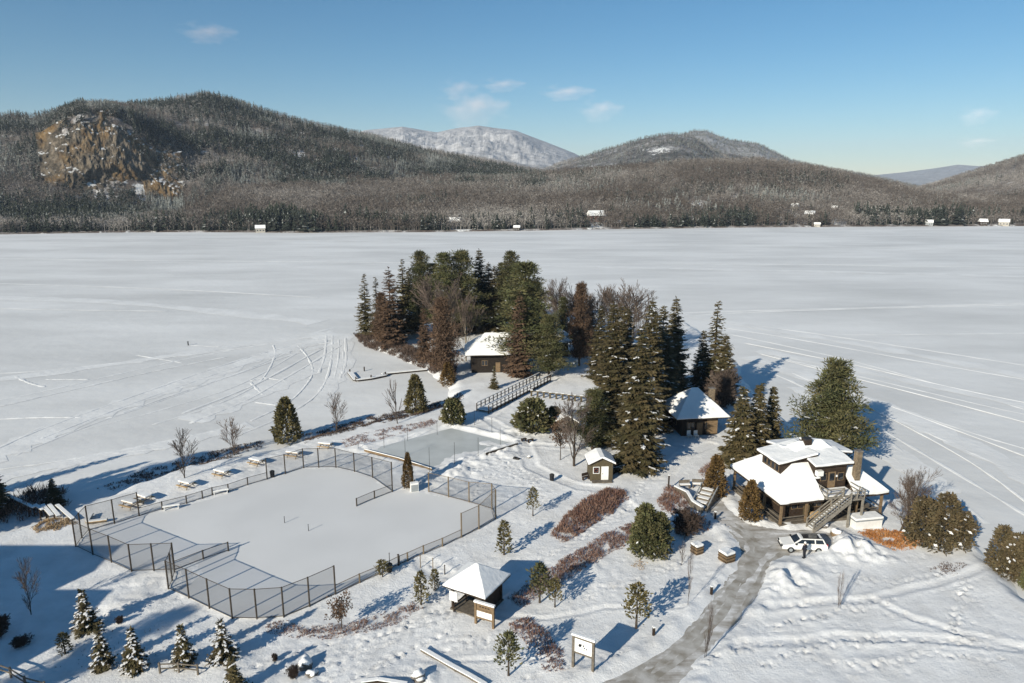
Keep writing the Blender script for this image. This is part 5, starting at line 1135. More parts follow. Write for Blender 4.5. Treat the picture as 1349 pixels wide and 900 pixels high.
# boardwalk with white capped railings to the point
def boardwalk(label, px, width, h, capn):
    pts = [G(*p) for p in px]
    for p in pts: p.z = max(p.z, 1.0)+.35
    c = pts[0]; t = thing('boardwalk', label, 'footbridge', c)
    d = (pts[-1]-pts[0]); d.z = 0; L_ = d.length; d.normalize(); n_ = Vector((-d.y, d.x, 0))
    MB().beam((0, 0, -.1), d*L_+Vector((0, 0, -.1)), width, .16).build('deck', M['grey_wood'], t)
    MB().beam((0, 0, .03), d*L_+Vector((0, 0, .03)), width*.9, .1).build('snow_cap', M['roof_snow'], t)
    for s in (-1, 1):
        r = thing_child('railing', t)
        rl = MB(); ps = MB(); o = n_*(s*width/2)
        for z in (h, h*.5): rl.beam(o+Vector((0, 0, z)), o+d*L_+Vector((0, 0, z)), .09, .09)
        rl.build('rail', M['grey_paint'], r)
        MB().beam(o+Vector((0, 0, h+.08)), o+d*L_+Vector((0, 0, h+.08)), .14, .06).build('snow_cap', M['roof_snow'], r)
        m = int(L_/1.3)
        for k in range(m+1): MB().beam(o+d*(L_*k/m)+Vector((0, 0, -1.2)), o+d*(L_*k/m)+Vector((0, 0, h-.05)), .18, .18).build('post', M['brown_wood'], r)
def thing_child(name, parent):
    o = bpy.data.objects.new(name, None); COL.objects.link(o); o.parent = parent; return o
boardwalk('dark railed wooden boardwalk climbing towards the wooded point', [(636, 543), (718, 502)], 2.4, 1.1, True)
rail_fence('snow capped post fence crossing the snow before the wooded point', [(700+i*8.2, 522+i*.95) for i in range(10)], 1.15, 'olive_wood', 1, 'post_fence', .32, True, .09)
# stone edged things near the rink / shed
t = thing('garden_shed', 'little stone shed with a snowy gable roof beside the round bush', 'shed', G(748, 566), -.15)
MB().box((0, 0, .8), (3.0, 2.6, 1.8)).build('wall', M['stone'], t)
rf = MB(); rf.prism([(-1.75, -1.6, 1.68), (1.75, -1.6, 1.68), (0, -1.6, 2.75)], (0, 3.2, 0)); rf.build('roof', M['grey_wood'], t)
sn = MB(); sn.prism([(-1.85, -1.65, 1.72), (0, -1.65, 2.82), (1.85, -1.65, 1.72), (1.85, -1.65, 1.9), (0, -1.65, 3.05), (-1.85, -1.65, 1.9)], (0, 3.3, 0)); sn.build('snow_cap', M['roof_snow'], t)
MB().box((.3, -1.315, .75), (.8, .04, 1.4)).build('door', M['brown_wood'], t)
def rock(px, py, r, label, m='stone', snow=True, flat=.6, seed=0, name='boulder'):
    import bmesh
    t = thing(name, label, 'boulder', G(px, py), rnd.random()*6)
    for part, mm, k, dz in (('stone', m, 1.0, 0), ('snow_cap', 'roof_snow', .98, .16)):
        if part == 'snow_cap' and not snow: continue
        bm = bmesh.new(); bmesh.ops.create_icosphere(bm, subdivisions=3, radius=r*k)
        for v in bm.verts:
            c_ = v.co.copy(); f = 1+.28*math.sin(c_.x*3.1/r+seed)*math.cos(c_.y*2.7/r+seed*2)+.12*math.sin(c_.z*7/r+c_.x*5/r)
            v.co = Vector((c_.x*f, c_.y*f*.85, c_.z*f*flat+r*.22*flat))
            if part == 'snow_cap': v.co.z = max(v.co.z+r*dz, r*flat*.52)
        me = bpy.data.meshes.new(part); bm.to_mesh(me); bm.free(); me.materials.append(M[mm]); me.polygons.foreach_set('use_smooth', [True]*len(me.polygons)); link(part, me, t)
rock(403, 878, .58, 'snow capped boulder, taller one beside the bare shrub', flat=1.1, seed=1); rock(411, 889, .42, 'snow capped boulder, smaller one below the tall boulder', flat=.9, seed=2)
rock(552, 894, .62, 'round snow covered boulder at the bottom near the log curb', flat=.9, seed=3); rock(680, 605, .5, 'dark flat rock on the snow right of the rink', 'dark_iron', False, .5, 4); rock(697, 603, .3, 'small dark stone right of the flat rock', 'stone', True, .8, 5)
for px, py, lab in [(690, 583, 'dark low bench at the end of the rink board'), (699, 583, 'second dark low bench right of the rink end')]:
    t = thing('bench', lab, 'bench', G(px, py), .5); MB().box((0, 0, .4), (.9, .35, .08)).build('seat', M['brown_wood'], t)
    for s in (-1, 1): MB().box((s*.35, 0, .15), (.1, .3, .42)).build('leg', M['brown_wood'], t)
t = thing('utility_box', 'pale electrical box beside the slim cedar at the field gate', 'box', G(546, 647), .3)
MB().box((0, 0, .5), (1.0, .6, 1.1)).build('cabinet', M['white_paint'], t, bevel=.02); MB().box((0, -.306, .5), (.86, .012, .9)).build('door', M['grey_paint'], t)
MB().slab([(-.5, -.3, 1.05), (.5, -.3, 1.05), (.5, .3, 1.05), (-.5, .3, 1.05)], 0, .12).build('snow_cap', M['roof_snow'], t)
# ------------------------------------------------------------------ pavilion, info board, sign, posts
c = Vector((-3.2, 57.3, 0)); c.z = 1.0
t = thing('pavilion', 'open wooden pavilion with a snow covered pyramid roof', 'pavilion', c, math.radians(-29))
MB().box((0, 0, .06), (3.6, 3.6, .16)).build('floor', M['grey_wood'], t)
for sx_, sy_ in ((-1, -1), (1, -1), (1, 1), (-1, 1)): MB().box((sx_*1.6, sy_*1.6, 1.22), (.2, .2, 2.3)).build('post', M['brown_wood'], t)
bm_ = MB()
for s in (-1, 1): bm_.box((0, s*1.6, 2.28), (3.0, .12, .2)); bm_.box((s*1.6, 0, 2.28), (.12, 3.0, .2))
bm_.build('beam', M['brown_wood'], t)
MB().hip(2.25, 2.25, 2.40, 3.95, .02, .1).build('roof', M['brown_wood'], t)
MB().hip(2.27, 2.27, 2.52, 4.22, .12, .14).build('snow_cap', M['roof_snow'], t, bevel=.05, soft=.03)
MB().box((0, 1.52, .95), (2.9, .08, 1.6)).build('back_wall', M['brown_wood'], t); MB().box((1.52, .2, 1.15), (.08, 2.5, 2.0)).build('side_wall', M['brown_wood'], t)
MB().box((-1.35, -1.85, 1.5), (.85, .08, .95)).build('notice_panel', M['white_paint'], t)
MB().box((-.1, 1.1, .5), (2.4, .45, .08)).build('bench_seat', M['tan_wood'], t)
t = thing('handrail', 'dark sloping handrail leading out of the pavilion', 'handrail', G(597, 807), 0)
e = G(615, 795)-G(597, 807)
MB().beam((0, 0, .75), (e.x, e.y, .8), .09, .09).build('rail', M['brown_wood'], t)
for f in (.05, .95): MB().box((e.x*f, e.y*f, .35), (.1, .1, .85)).build('post', M['brown_wood'], t)
def board(label, a_px, b_px, h, pz0, pz1, name, post='tan_wood', roof=False, extra=None):
    a, b_ = G(*a_px), G(*b_px); d = b_-a; L_ = math.hypot(d.x, d.y); t = thing(name, label, 'sign', (a+b_)/2, math.atan2(d.y, d.x))
    for s in (-1, 1): MB().box((s*L_/2, 0, h/2-.1), (.2, .2, h+.2)).build('post', M[post], t)
    pn = MB().box((0, 0, (pz0+pz1)/2), (L_-.2, .07, pz1-pz0)).build('panel', M['white_paint'], t)
    MB().box((0, 0, pz1+.075), (L_-.2, .12, .14)).build('crossbar', M[post], t); MB().box((0, 0, pz0-.075), (L_-.2, .12, .14)).build('crossbar', M[post], t)
    MB().box((0, 0, h+.09), (L_+.3, .3, .17)).build('snow_cap', M['roof_snow'], t, bevel=.04)
    return t, L_, pn
t, L_, pn = board('tan wooden info board with a white panel before the pavilion', (627, 821), (650, 828), 2.1, .75, 1.35, 'info_board')
MB().box((0, .0, 1.78), (L_-.2, .06, .55)).build('top_board', M['tan_wood'], t)
mk = MB()
for k in range(4): mk.box((-.4+.27*k, -.0375, 1.78), (.14+.05*(k % 2), .012, .12))
mk.build('lettering', M['brown_wood'], t)
t, L_, pn = board('white board sign with a dark picture on two tall posts by the drive', (755, 878), (781, 884), 2.75, 1.35, 2.55, 'board_sign', 'grey_wood')
mk = MB(); mk.add([(-.42, -.038, 1.95), (-.33, -.038, 1.86), (-.22, -.038, 1.9), (-.13, -.038, 2.02), (-.16, -.038, 2.2), (-.27, -.038, 2.13), (-.38, -.038, 2.16)], [tuple(range(7))])
mk.box((.02, -.0385, 2.06), (.09, .008, .16)); mk.box((.10, -.0385, 1.9), (.14, .008, .09)); mk.box((.30, -.0385, 1.84), (.10, .008, .12)); mk.box((.24, -.0385, 2.14), (.03, .008, .13)); mk.box((-.08, -.0385, 1.7), (.5, .008, .03)); mk.build('emblem', M['black'], t)
def bollard(px, py, h, label, m='grey_wood', w=.2, name='bollard'):
    t = thing(name, label, 'post', G(px, py), .3); MB().box((0, 0, h/2-.1), (w, w, h+.2)).build('post', M[m], t, bevel=.02); MB().box((0, 0, h+.05), (w*1.15, w*1.15, .1)).build('snow_cap', M['roof_snow'], t, bevel=.03)
bollard(861, 837, .75, 'short dark post by the drive right of the olive young tree', 'brown_wood'); bollard(937, 783, .8, 'short wooden post on the drive edge below the planters', 'brown_wood')
bollard(880.5, 645, 1.9, 'tall thin wooden post in the reddish shrubs by the terrace', 'brown_wood', .16, 'light_post'); bollard(942, 684, .9, 'short post at the drive edge below the terrace steps', 'brown_wood'); bollard(920, 660, .8, 'short post between terrace wall and steps', 'brown_wood', .14)
def planter(px, py, label, w):
    t = thing('planter', label, 'planter', G(px, py), .5)
    MB().box((0, 0, .42), (w, w, .9)).build('box', M['tan_wood'], t, bevel=.03)
    b_ = MB(); 
    for z in (.15, .5, .82): b_.box((0, 0, z), (w+.06, w+.06, .07))
    b_.build('band', M['brown_wood'], t)
    MB().box((0, 0, .98), (w*1.02, w*1.02, .26)).build('snow_cap', M['roof_snow'], t, bevel=.1)
planter(918, 728, 'wooden planter box capped with snow, left of the two', .95); planter(957, 738, 'wooden planter box capped with snow, right larger one by the drive', 1.2)

# ------------------------------------------------------------------ terrace by the drive
wp = [G(889, 648), G(905, 656), G(912, 668), G(925, 676)]
c = wp[0]; t = thing('terrace_wall', 'curved low log wall capped with snow round the terrace', 'wall', c)
for a, b_ in zip(wp, wp[1:]):
    a, b_ = a-c, b_-c
    MB().beam((a.x, a.y, a.z+.3), (b_.x, b_.y, b_.z+.3), .3, .9).build('log_section', M['grey_wood'], t); MB().beam((a.x, a.y, a.z+.83), (b_.x, b_.y, b_.z+.83), .34, .16).build('snow_cap', M['roof_snow'], t)
st0, st1 = G(921, 671), G(934, 658)
d = st1-st0; t = thing('terrace_steps', 'shaded timber steps with snowy treads up to the terrace', 'steps', st0, math.atan2(d.y, d.x))
L_ = math.hypot(d.x, d.y)
for k in range(5):
    MB().box((L_*(k+.5)/5, 0, .1+.13*k), (L_/5, 1.9, .2+.26*k)).build('step', M['grey_wood'], t); MB().box((L_*(k+.5)/5+.04, .1, .23+.26*k), (L_/5-.12, 1.3, .06)).build('snow_tread', M['roof_snow'], t)
for s in (-1, 1): MB().beam((0, s*1.0, .6), (L_, s*1.0, 1.75), .1, .14).build('handrail', M['grey_paint'], t); MB().box((.05, s*1.0, .25), (.12, .12, .9)).build('post', M['grey_wood'], t); MB().box((L_-.05, s*1.0, .8), (.12, .12, 1.9)).build('post', M['grey_wood'], t)
for px, py, lab, rz in [(902, 643, 'snowy grey bench left of the two on the terrace', .1), (919, 642, 'snowy grey bench right of the two on the terrace', -.1)]:
    t = thing('bench', lab, 'bench', G(px, py), rz)
    MB().box((0, 0, .45), (1.4, .5, .08)).build('seat', M['grey_wood'], t); MB().box((0, .25, .75), (1.4, .07, .5)).build('backrest', M['grey_wood'], t)
    for s in (-1, 1): MB().box((s*.6, 0, .18), (.1, .45, .46)).build('leg', M['grey_wood'], t)
    MB().box((0, -.03, .55), (1.3, .42, .12)).build('snow_cap', M['roof_snow'], t)

# ------------------------------------------------------------------ little hut
hp_, hq_ = G(777.5, 633.5), G(807, 633.5)
c = (hp_+hq_)/2; w = (hq_-hp_).length
t = thing('hut', 'little brown hut with a white door and a wreath in its window', 'hut', (c.x, c.y, c.z), .06)
wl = MB(); wl.box((0, 1.3, 1.1), (w, 2.6, 2.5)); wl.prism([(-w/2, 0.0, 2.35), (w/2, 0, 2.35), (0, 0, 3.05)], (0, 2.6, 0)); wl.build('wall', M['olive_wood'], t)
rf = MB(); rf.prism([(-w/2-.35, -.3, 2.26), (0, -.3, 3.12), (w/2+.35, -.3, 2.26), (w/2+.35, -.3, 2.36), (0, -.3, 3.24), (-w/2-.35, -.3, 2.36)], (0, 3.2, 0)); rf.build('roof', M['brown_wood'], t)
sn = MB(); sn.prism([(-w/2-.34, -.28, 2.37), (0, -.28, 3.25), (w/2+.34, -.28, 2.37), (w/2+.30, -.28, 2.62), (.3, -.28, 3.42), (-.3, -.28, 3.42), (-w/2-.30, -.28, 2.62)], (0, 3.16, 0)); sn.build('snow_cap', M['roof_snow'], t)
dr = MB().box((.42, -.025, 1.0), (.95, .05, 2.0)).build('door', M['white_paint'], t); MB().tube((.12, -.05, 1.0), (.12, -.1, 1.0), .05, .05, 8).build('handle', M['dark_iron'], dr)
wn = MB().box((-.72, -.02, 1.5), (.85, .04, .95)).build('window', M['white_paint'], t); MB().box((-.72, -.0425, 1.5), (.68, .006, .78)).build('pane', M['glass'], wn)
wr_ = MB()
for k in range(12):
    a0, a1 = k*math.pi/6, (k+1)*math.pi/6; wr_.tube((-.72+.24*math.cos(a0), -.08, 1.5+.24*math.sin(a0)), (-.72+.24*math.cos(a1), -.08, 1.5+.24*math.sin(a1)), .07, .07, 6)
wr_.build('wreath', mat('red_green_wreath', (.16, .06, .04), .8, .5, 8), wn)
st = MB(); st.box((0, -.45, .08), (w*.9, .8, .16)); st.build('step', M['grey_wood'], t)
t = thing('bench', 'dark low bench at the left wall of the hut', 'bench', G(771.5, 632), .5)
MB().box((0, 0, .42), (1.0, .36, .07)).build('seat', M['brown_wood'], t); MB().box((0, .2, .7), (1.0, .06, .4)).build('backrest', M['brown_wood'], t)
for s in (-1, 1): MB().box((s*.42, 0, .16), (.08, .34, .46)).build('leg', M['brown_wood'], t)

# ------------------------------------------------------------------ windows
def window(parent, x, y, z, w, h, ax, m='brown_wood', n=2):
    """ax: outward normal 'x-','x+','y-','y+' ; plane through (x,y)"""
    s = -1 if ax[1] == '-' else 1
    def bx(o, w_, h_, zz, th, dx=0):
        return ((x+s*o, y+dx, zz), (th, w_, h_)) if ax[0] == 'x' else ((x+dx, y+s*o, zz), (w_, th, h_))
    f = MB().box(*bx(.02, w, h, z, .06)).build('window', M[m], parent)
    p = MB()
    for k in range(n): p.box(*bx(.052, w/n-.12, h-.16, z, .01, (k-(n-1)/2)*w/n))
    p.build('pane', M['glass'], f)
    return f
# ------------------------------------------------------------------ the big chalet
cz = 1.0
t = CH = thing('chalet', 'large dark timber chalet with a snow covered hip roof, dormers and outside stair', 'house', (35.5, 78.5, cz), math.radians(12.5))
A_, B_, Z0, ZA, sl_ = 7.0, 5.5, 3.0, 7.7, 4.7/5.5
MB().box((0.2, .3, 1.45), (10.4, 7.6, 3.3)).build('wall', M['brown_wood'], t)
MB().box((0, 0, .1), (13.4, 10.4, .4)).build('porch_floor', M['grey_wood'], t)
for x, y in [(-6.5, -5.0), (-3.3, -5.0), (-6.5, -1.7), (-6.5, 1.8), (-6.5, 5.0), (3.2, -5.0), (6.5, -5.0), (6.5, -1.6), (6.5, 1.8), (6.5, 5.0), (0, 5.0)]:
    MB().box((x, y, 1.65), (.24, .24, 2.7)).build('post', M['tan_wood'], t)
rl = MB()
for a, b_ in [((-6.5, -4.88), (-6.5, 5.0)), ((-6.38, -5.0), (-3.42, -5.0)), ((3.32, -5.0), (6.38, -5.0)), ((6.5, -4.88), (6.5, 5.0))]:
    for z in (.55, 1.05): rl.beam((*a, z), (*b_, z), .07, .1)
rl.build('railing', M['grey_wood'], t)
DX0, DX1, DV = -1.55, 2.6, -3.55      # the front dormer and its deck cut the front slope
zf = lambda d: Z0+sl_*d
pf = [[(-A_, -B_, Z0), (DX0, -B_, Z0), (DX0, DV, zf(B_+DV)), (-A_+(B_+DV), DV, zf(B_+DV))], [(DX1, -B_, Z0), (A_, -B_, Z0), (A_-(B_+DV), DV, zf(B_+DV)), (DX1, DV, zf(B_+DV))],
      [(-A_+(B_+DV), DV, zf(B_+DV)), (A_-(B_+DV), DV, zf(B_+DV)), (1.5, 0, ZA), (-1.5, 0, ZA)],
      [(A_, B_, Z0), (-A_, B_, Z0), (-1.5, 0, ZA), (1.5, 0, ZA)], [(-A_, B_, Z0), (-A_, -B_, Z0), (-1.5, 0, ZA)], [(A_, -B_, Z0), (A_, B_, Z0), (1.5, 0, ZA)]]
rf = MB(); sn = MB()
for q_ in pf: rf.slab(q_, -.2, 0.0); sn.slab(q_, .012, .27)
rf.build('roof', M['brown_wood'], t); sn.build('roof_snow', M['roof_snow'], t, soft=.05)
def dormer(name, side, half, off, face, top, wall_z0, slope=.17, wide=.45):
    """shed dormer with flat-ish snowy roof; side: -u,+u,-v,+v"""
    d = thing_child(name, t)
    rot = {'-v': 0, '+u': math.pi/2, '+v': math.pi, '-u': -math.pi/2}[side]; d.rotation_euler = (0, 0, rot)
    cx = off; yb = -1.2
    w_ = MB(); w_.prism([(cx-half, face, wall_z0), (cx-half, face, top), (cx-half, yb, top+slope*(yb-face)), (cx-half, yb, wall_z0)], (2*half, 0, 0)); w_.build('dormer_wall', M['brown_wood'], d)
    q_ = [(cx-half-wide, face-.6, top-.05), (cx+half+wide, face-.6, top-.05), (cx+half+wide, yb+.6, top+slope*(yb+.6-face)), (cx-half-wide, yb+.6, top+slope*(yb+.6-face))]
    MB().slab(q_, .02, .14).build('dormer_roof', M['brown_wood'], d); MB().slab(q_, .15, .40).build('roof_snow', M['roof_snow'], d, bevel=.07, soft=.045)
    return d
d = dormer('dormer', '-u', 1.9, .2, -5.0, 6.25, 4.2)       # local x of this dormer runs along -v
for k in range(4): window(d, -1.2+.2+.8*k-.0, -5.0, 5.55, .66, .95, 'y-', 'tan_wood', 1)
d = dormer('dormer', '-v', 2.05, .52, DV, 6.3, 3.0)
dd = MB().box((.7, DV-.03, 4.35), (.95, .06, 2.05)).build('door', M['tan_wood'], d); MB().box((.7, DV-.065, 4.75), (.6, .012, .9)).build('pane', M['glass'], dd)
window(d, 1.85, DV, 4.7, .8, 1.0, 'y-', 'tan_wood', 1); window(d, -.4, DV, 4.8, .8, .9, 'y-', 'tan_wood', 1)
MB().box((-1.2, DV-.28, 5.5), (.75, .5, .6)).build('air_conditioner', M['white_paint'], d)
d = dormer('dormer', '+u', 1.5, .9, -4.6, 6.2, 4.2); window(d, .9, -4.6, 5.5, 2.0, .9, 'y-', 'tan_wood', 3)
d = dormer('dormer', '+v', 2.0, .6, -3.6, 6.3, 4.2); window(d, .6, -3.6, 5.6, 2.4, .9, 'y-', 'tan_wood', 3)
MB().box((-.5, -.1, 7.75), (.9, .8, .9)).build('cupola', M['brown_wood'], t); MB().box((-.5, -.1, 8.25), (.95, .85, .12)).build('cupola_cap', M['dark_iron'], t)
ch = MB().box((3.55, -4.0, 5.4), (.66, .6, 4.8)).build('chimney', M['brick'], t); MB().box((3.55, -4.0, 7.87), (.78, .72, .14)).build('chimney_cap', M['stone'], ch)
# lower windows and doors
for x, w_ in ((-3.4, 1.6), (-.9, 1.4), (1.6, 1.4), (4.0, 1.6)): window(t, x, -3.5, 1.75, w_, 1.2, 'y-', 'tan_wood', 2)
for y in (-1.6, .8, 3.0): window(t, -5.0, y, 1.75, 1.4, 1.2, 'x-', 'tan_wood', 2)
for y in (-1.5, 1.5): window(t, 5.4, y, 1.75, 1.5, 1.2, 'x+', 'tan_wood', 2)
dd = MB().box((-2.1, -3.53, 1.35), (.95, .06, 2.1)).build('door', M['olive_wood'], t); MB().tube((-1.75, -3.56, 1.3), (-1.75, -3.63, 1.3), .05, .05, 8).build('handle', M['dark_iron'], dd)
M['stair_wood'] = mat('stair_wood', (.27, .245, .205), .85, .35, 4, .3, 25)
# outside stair to the dormer deck
dk = MB(); dk.box((.52, -4.75, 3.28), (4.1, 2.3, .16)); dk.box((1.7, -6.35, 3.28), (2.0, .9, .16)); dk.build('deck', M['stair_wood'], t)
MB().box((.6, -4.7, 3.42), (3.6, 1.9, .1)).build('deck_snow', M['roof_snow'], t)
for x, y in ((.9, -6.7), (2.55, -6.7)): MB().box((x, y, 1.6), (.2, .2, 3.3)).build('deck_post', M['stair_wood'], t)
S0, S1 = Vector((-3.7, -6.45, .15)), Vector((.7, -6.45, 3.3))
for s in (-.62, .62):
    MB().beam(S0+Vector((0, s, 0)), S1+Vector((0, s, 0)), .1, .34).build('stringer', M['stair_wood'], t)
    MB().beam(S0+Vector((0, s, 1.0)), S1+Vector((0, s, 1.0)), .09, .12).build('handrail', M['stair_wood'], t)
    MB().beam(S0+Vector((0, s, .55)), S1+Vector((0, s, .55)), .06, .1).build('handrail', M['stair_wood'], t)
    for f in (0, .33, .66, 1): q_ = S0.lerp(S1, f); MB().box((q_.x, q_.y+s, q_.z+.45), (.11, .11, 1.25)).build('baluster', M['stair_wood'], t)
for k in range(15):
    q_ = S0.lerp(S1, (k+.5)/15); MB().box((q_.x, q_.y, q_.z+.1), (.31, 1.1, .05)).build('tread', M['stair_wood'], t); MB().box((q_.x+.02, q_.y, q_.z+.155), (.2, .8, .05)).build('tread_snow', M['roof_snow'], t)
rl = MB()
for z in (3.9, 4.35):
    for a, b_ in (((.8, -6.75), (2.65, -6.75)), ((2.65, -6.75), (2.65, -5.9)), ((2.5, -5.9), (2.5, -4.5)), ((-1.5, -5.9), (.65, -5.9)), ((-1.5, -5.9), (-1.5, -3.6))): rl.beam((*a, z), (*b_, z), .07, .1)
for x, y in ((2.65, -6.75), (2.65, -5.9), (-1.5, -5.9), (.6, -5.9), (-1.5, -4.7), (1.7, -6.75)): rl.box((x, y, 3.85), (.1, .1, 1.15))
rl.build('deck_railing', M['stair_wood'], t)
# things against the chalet
p = G(1145, 697)
t = thing('storage_box', 'long white storage box with a thick snow lid below the chalet porch', 'box', (p.x, p.y, p.z), math.radians(10))
MB().box((0, .8, .45), (3.3, 1.4, .9)).build('body', M['white_paint'], t); MB().box((0, .8, 1.0), (3.5, 1.55, .1)).build('lid', M['grey_paint'], t); MB().box((0, .8, 1.2), (3.48, 1.52, .26)).build('snow_cap', M['roof_snow'], t, bevel=.08)
rock(1101, 704, .55, 'tan boulder at the foot of the chalet stair', 'tan_wood', True, .8, 7); rock(1086, 694, .45, 'small boulder under the chalet stair', 'stone', True, .8, 8)
t = thing('woodpile', 'stacked pale firewood on the chalet porch beside the stair', 'firewood', CH.location+Matrix.Rotation(math.radians(12.5), 3, 'Z')@Vector((-1.4, -4.4, .32)), math.radians(12.5))
for k in range(3):
    lg = MB()
    for j in range(9): lg.tube((-.9+j*.22, -.25, .12+.22*k), (-.9+j*.22, .25, .12+.22*k), .105, .105, 8)
    lg.build('log_row', M['new_wood'], t)

# ------------------------------------------------------------------ other houses of the park
def hip_house(label, c, rz, a, b, eave, apex, ridge, wall='shaded_wood', inset=1.3, chim=None, name='cottage', wins=True, snowt=.25, wl2=None):
    t = thing(name, label, 'house', c, rz)
    MB().box((0, 0, eave/2-.1), (2*(a-inset), 2*(b-inset), eave+.1)).build('wall', M[wall], t)
    MB().hip(a, b, eave-.02, apex-.02, ridge, .14).build('roof', M['brown_wood'], t); MB().hip(a+.04, b+.04, eave+.13, apex+snowt, ridge+.1, .12).build('roof_snow', M['roof_snow'], t, bevel=.06, soft=.05)
    if wins:
        for s in (-.5, .5): window(t, s*(a-inset), -(b-inset), eave*.52, 1.2, 1.1, 'y-', 'tan_wood', 2)
        window(t, -(a-inset), 0, eave*.52, 1.4, 1.1, 'x-', 'tan_wood', 2)
        dd = MB().box((0, -(b-inset)-.03, 1.0), (.95, .06, 2.0)).build('door', M['tan_wood'], t); MB().tube((.3, -(b-inset)-.06, 1), (.3, -(b-inset)-.12, 1), .05, .05, 6).build('handle', M['dark_iron'], dd)
    if chim:
        ch = MB().box((chim[0], chim[1], chim[2]), (.8, .8, chim[3])).build('chimney', M['brick'], t); MB().box((chim[0], chim[1], chim[2]+chim[3]/2+.06), (.92, .92, .12)).build('chimney_cap', M['stone'], ch)
    return t
t = hip_house('small brown chalet with a half shaded snowy hip roof and brick chimney', (28.4, 104.2, 1.0), math.radians(8), 4.2, 4.0, 3.0, 6.6, .4, chim=(2.4, -.9, 5.4, 2.9))
MB().box((2.0, -2.78, 1.35), (1.7, .08, 2.4)).build('lit_wall_panel', M['tan_wood'], t)  # sunlit part of the dark wall, its light painted as a paler tan slab
for k, px in enumerate((908, 917)):
    q_ = thing('chair', ['white plastic chair left of the two before the small chalet', 'white plastic chair right of the two before the small chalet'][k], 'chair', G(px, 577), .2)
    MB().box((0, 0, .45), (.6, .6, .07)).build('seat', M['white_paint'], q_); MB().box((0, .28, .8), (.6, .06, .65)).build('backrest', M['white_paint'], q_)
    for s in (-1, 1): MB().box((s*.26, -.25, .2), (.06, .06, .45)).build('leg', M['white_paint'], q_); MB().box((s*.26, .25, .2), (.06, .06, .45)).build('leg', M['white_paint'], q_)
hip_house('lake house with a broad snowy hip roof among the pines of the point', (-3.2, 141.5, 1.1), math.radians(5), 6.6, 5.0, 3.7, 7.2, 2.2, wall='shaded_wood', inset=1.2)
hip_house('half hidden cottage roof behind the snowy low pine of the point', (10.0, 153, 1.1), 0, 3.8, 3.2, 3.2, 5.6, .8)

# ------------------------------------------------------------------ car and person
p = G(1056, 724)
t = thing('parked_car', 'white estate car with dark windows parked before the chalet', 'car', (p.x, p.y, 1.0), math.radians(176))   # its nose points along local +x
body = MB()
prof = [(-2.3, .38), (2.28, .38), (2.33, .62), (2.2, .82), (1.15, .98), (-2.2, 1.02), (-2.36, .8)]
body.prism([(x, -.88, z) for x, z in prof], (0, 1.76, 0)); bo = body.build('body', M['white_paint'], t, bevel=.06)
cab = MB(); lo = [(-2.2, .8), (1.15, .8), (1.15, -.8), (-2.2, -.8)]; hi = [(-1.9, .62), (.35, .62), (.35, -.62), (-1.9, -.62)]
cab.add([(x, y, .98) for x, y in lo]+[(x, y, 1.5) for x, y in hi], [(0, 1, 2, 3), (7, 6, 5, 4), (1, 0, 4, 5), (2, 1, 5, 6), (3, 2, 6, 7), (0, 3, 7, 4)]); cab.build('cabin', M['white_paint'], t, bevel=.05)
def quad_on(mbv, a, b_, c_, d_, off): n_ = (Vector(b_)-Vector(a)).cross(Vector(d_)-Vector(a)).normalized()*off; mbv.prism([Vector(v)+n_*.2 for v in (a, b_, c_, d_)], n_)
for s in (-1, 1):
    for x0, x1, xa, xb in ((-1.0, .92, -.98, .3), (-1.98, -1.12, -1.8, -1.1)):
        w_ = MB(); f0 = .12; f1 = .86; y0, y1 = .8-.18*f0, .8-.18*f1
        q4 = [(x0, s*y0, .98+.52*f0), (x1, s*y0, .98+.52*f0), (xb, s*y1, .98+.52*f1), (xa, s*y1, .98+.52*f1)]
        if s > 0: q4 = q4[::-1]
        quad_on(w_, *q4, .02); w_.build('side_window', M['glass'], t)
w_ = MB(); quad_on(w_, (1.06, -.68, 1.05), (1.06, .68, 1.05), (.47, .56, 1.44), (.47, -.56, 1.44), .03); w_.build('windscreen', M['glass'], t)
w_ = MB(); quad_on(w_, (-2.16, .68, 1.06), (-2.16, -.68, 1.06), (-1.95, -.56, 1.44), (-1.95, .56, 1.44), .03); w_.build('rear_window', M['glass'], t)
MB().box((-.75, 0, 1.515), (1.7, .95, .03)).build('sunroof', M['glass'], t)
for s in (-1, 1):
    MB().beam((-1.75, s*.56, 1.56), (.2, s*.56, 1.56), .05, .06).build('roof_rail', M['dark_iron'], t)
    MB().box((2.2, s*.62, .72), (.22, .36, .16)).build('headlight', M['glass'], t); MB().box((-2.27, s*.72, .86), (.16, .22, .3)).build('tail_light', mat('red_lens', (.35, .02, .02), .3, .2, 3), t)
    MB().box((.95, s*.98, 1.05), (.16, .18, .13)).build('mirror', M['black'], t)
    for x in (1.42, -1.42):
        wh = MB().tube((x, s*.70, .33), (x, s*.92, .33), .33, .33, 20).build('wheel', M['black'], t); MB().tube((x, s*.905, .33), (x, s*.935, .33), .20, .18, 14).build('rim', M['grey_paint'], wh)
MB().box((2.31, 0, .55), (.08, 1.3, .2)).build('grille', M['black'], t); MB().box((-2.37, 0, .5), (.06, .5, .14)).build('number_plate', M['grey_paint'], t)

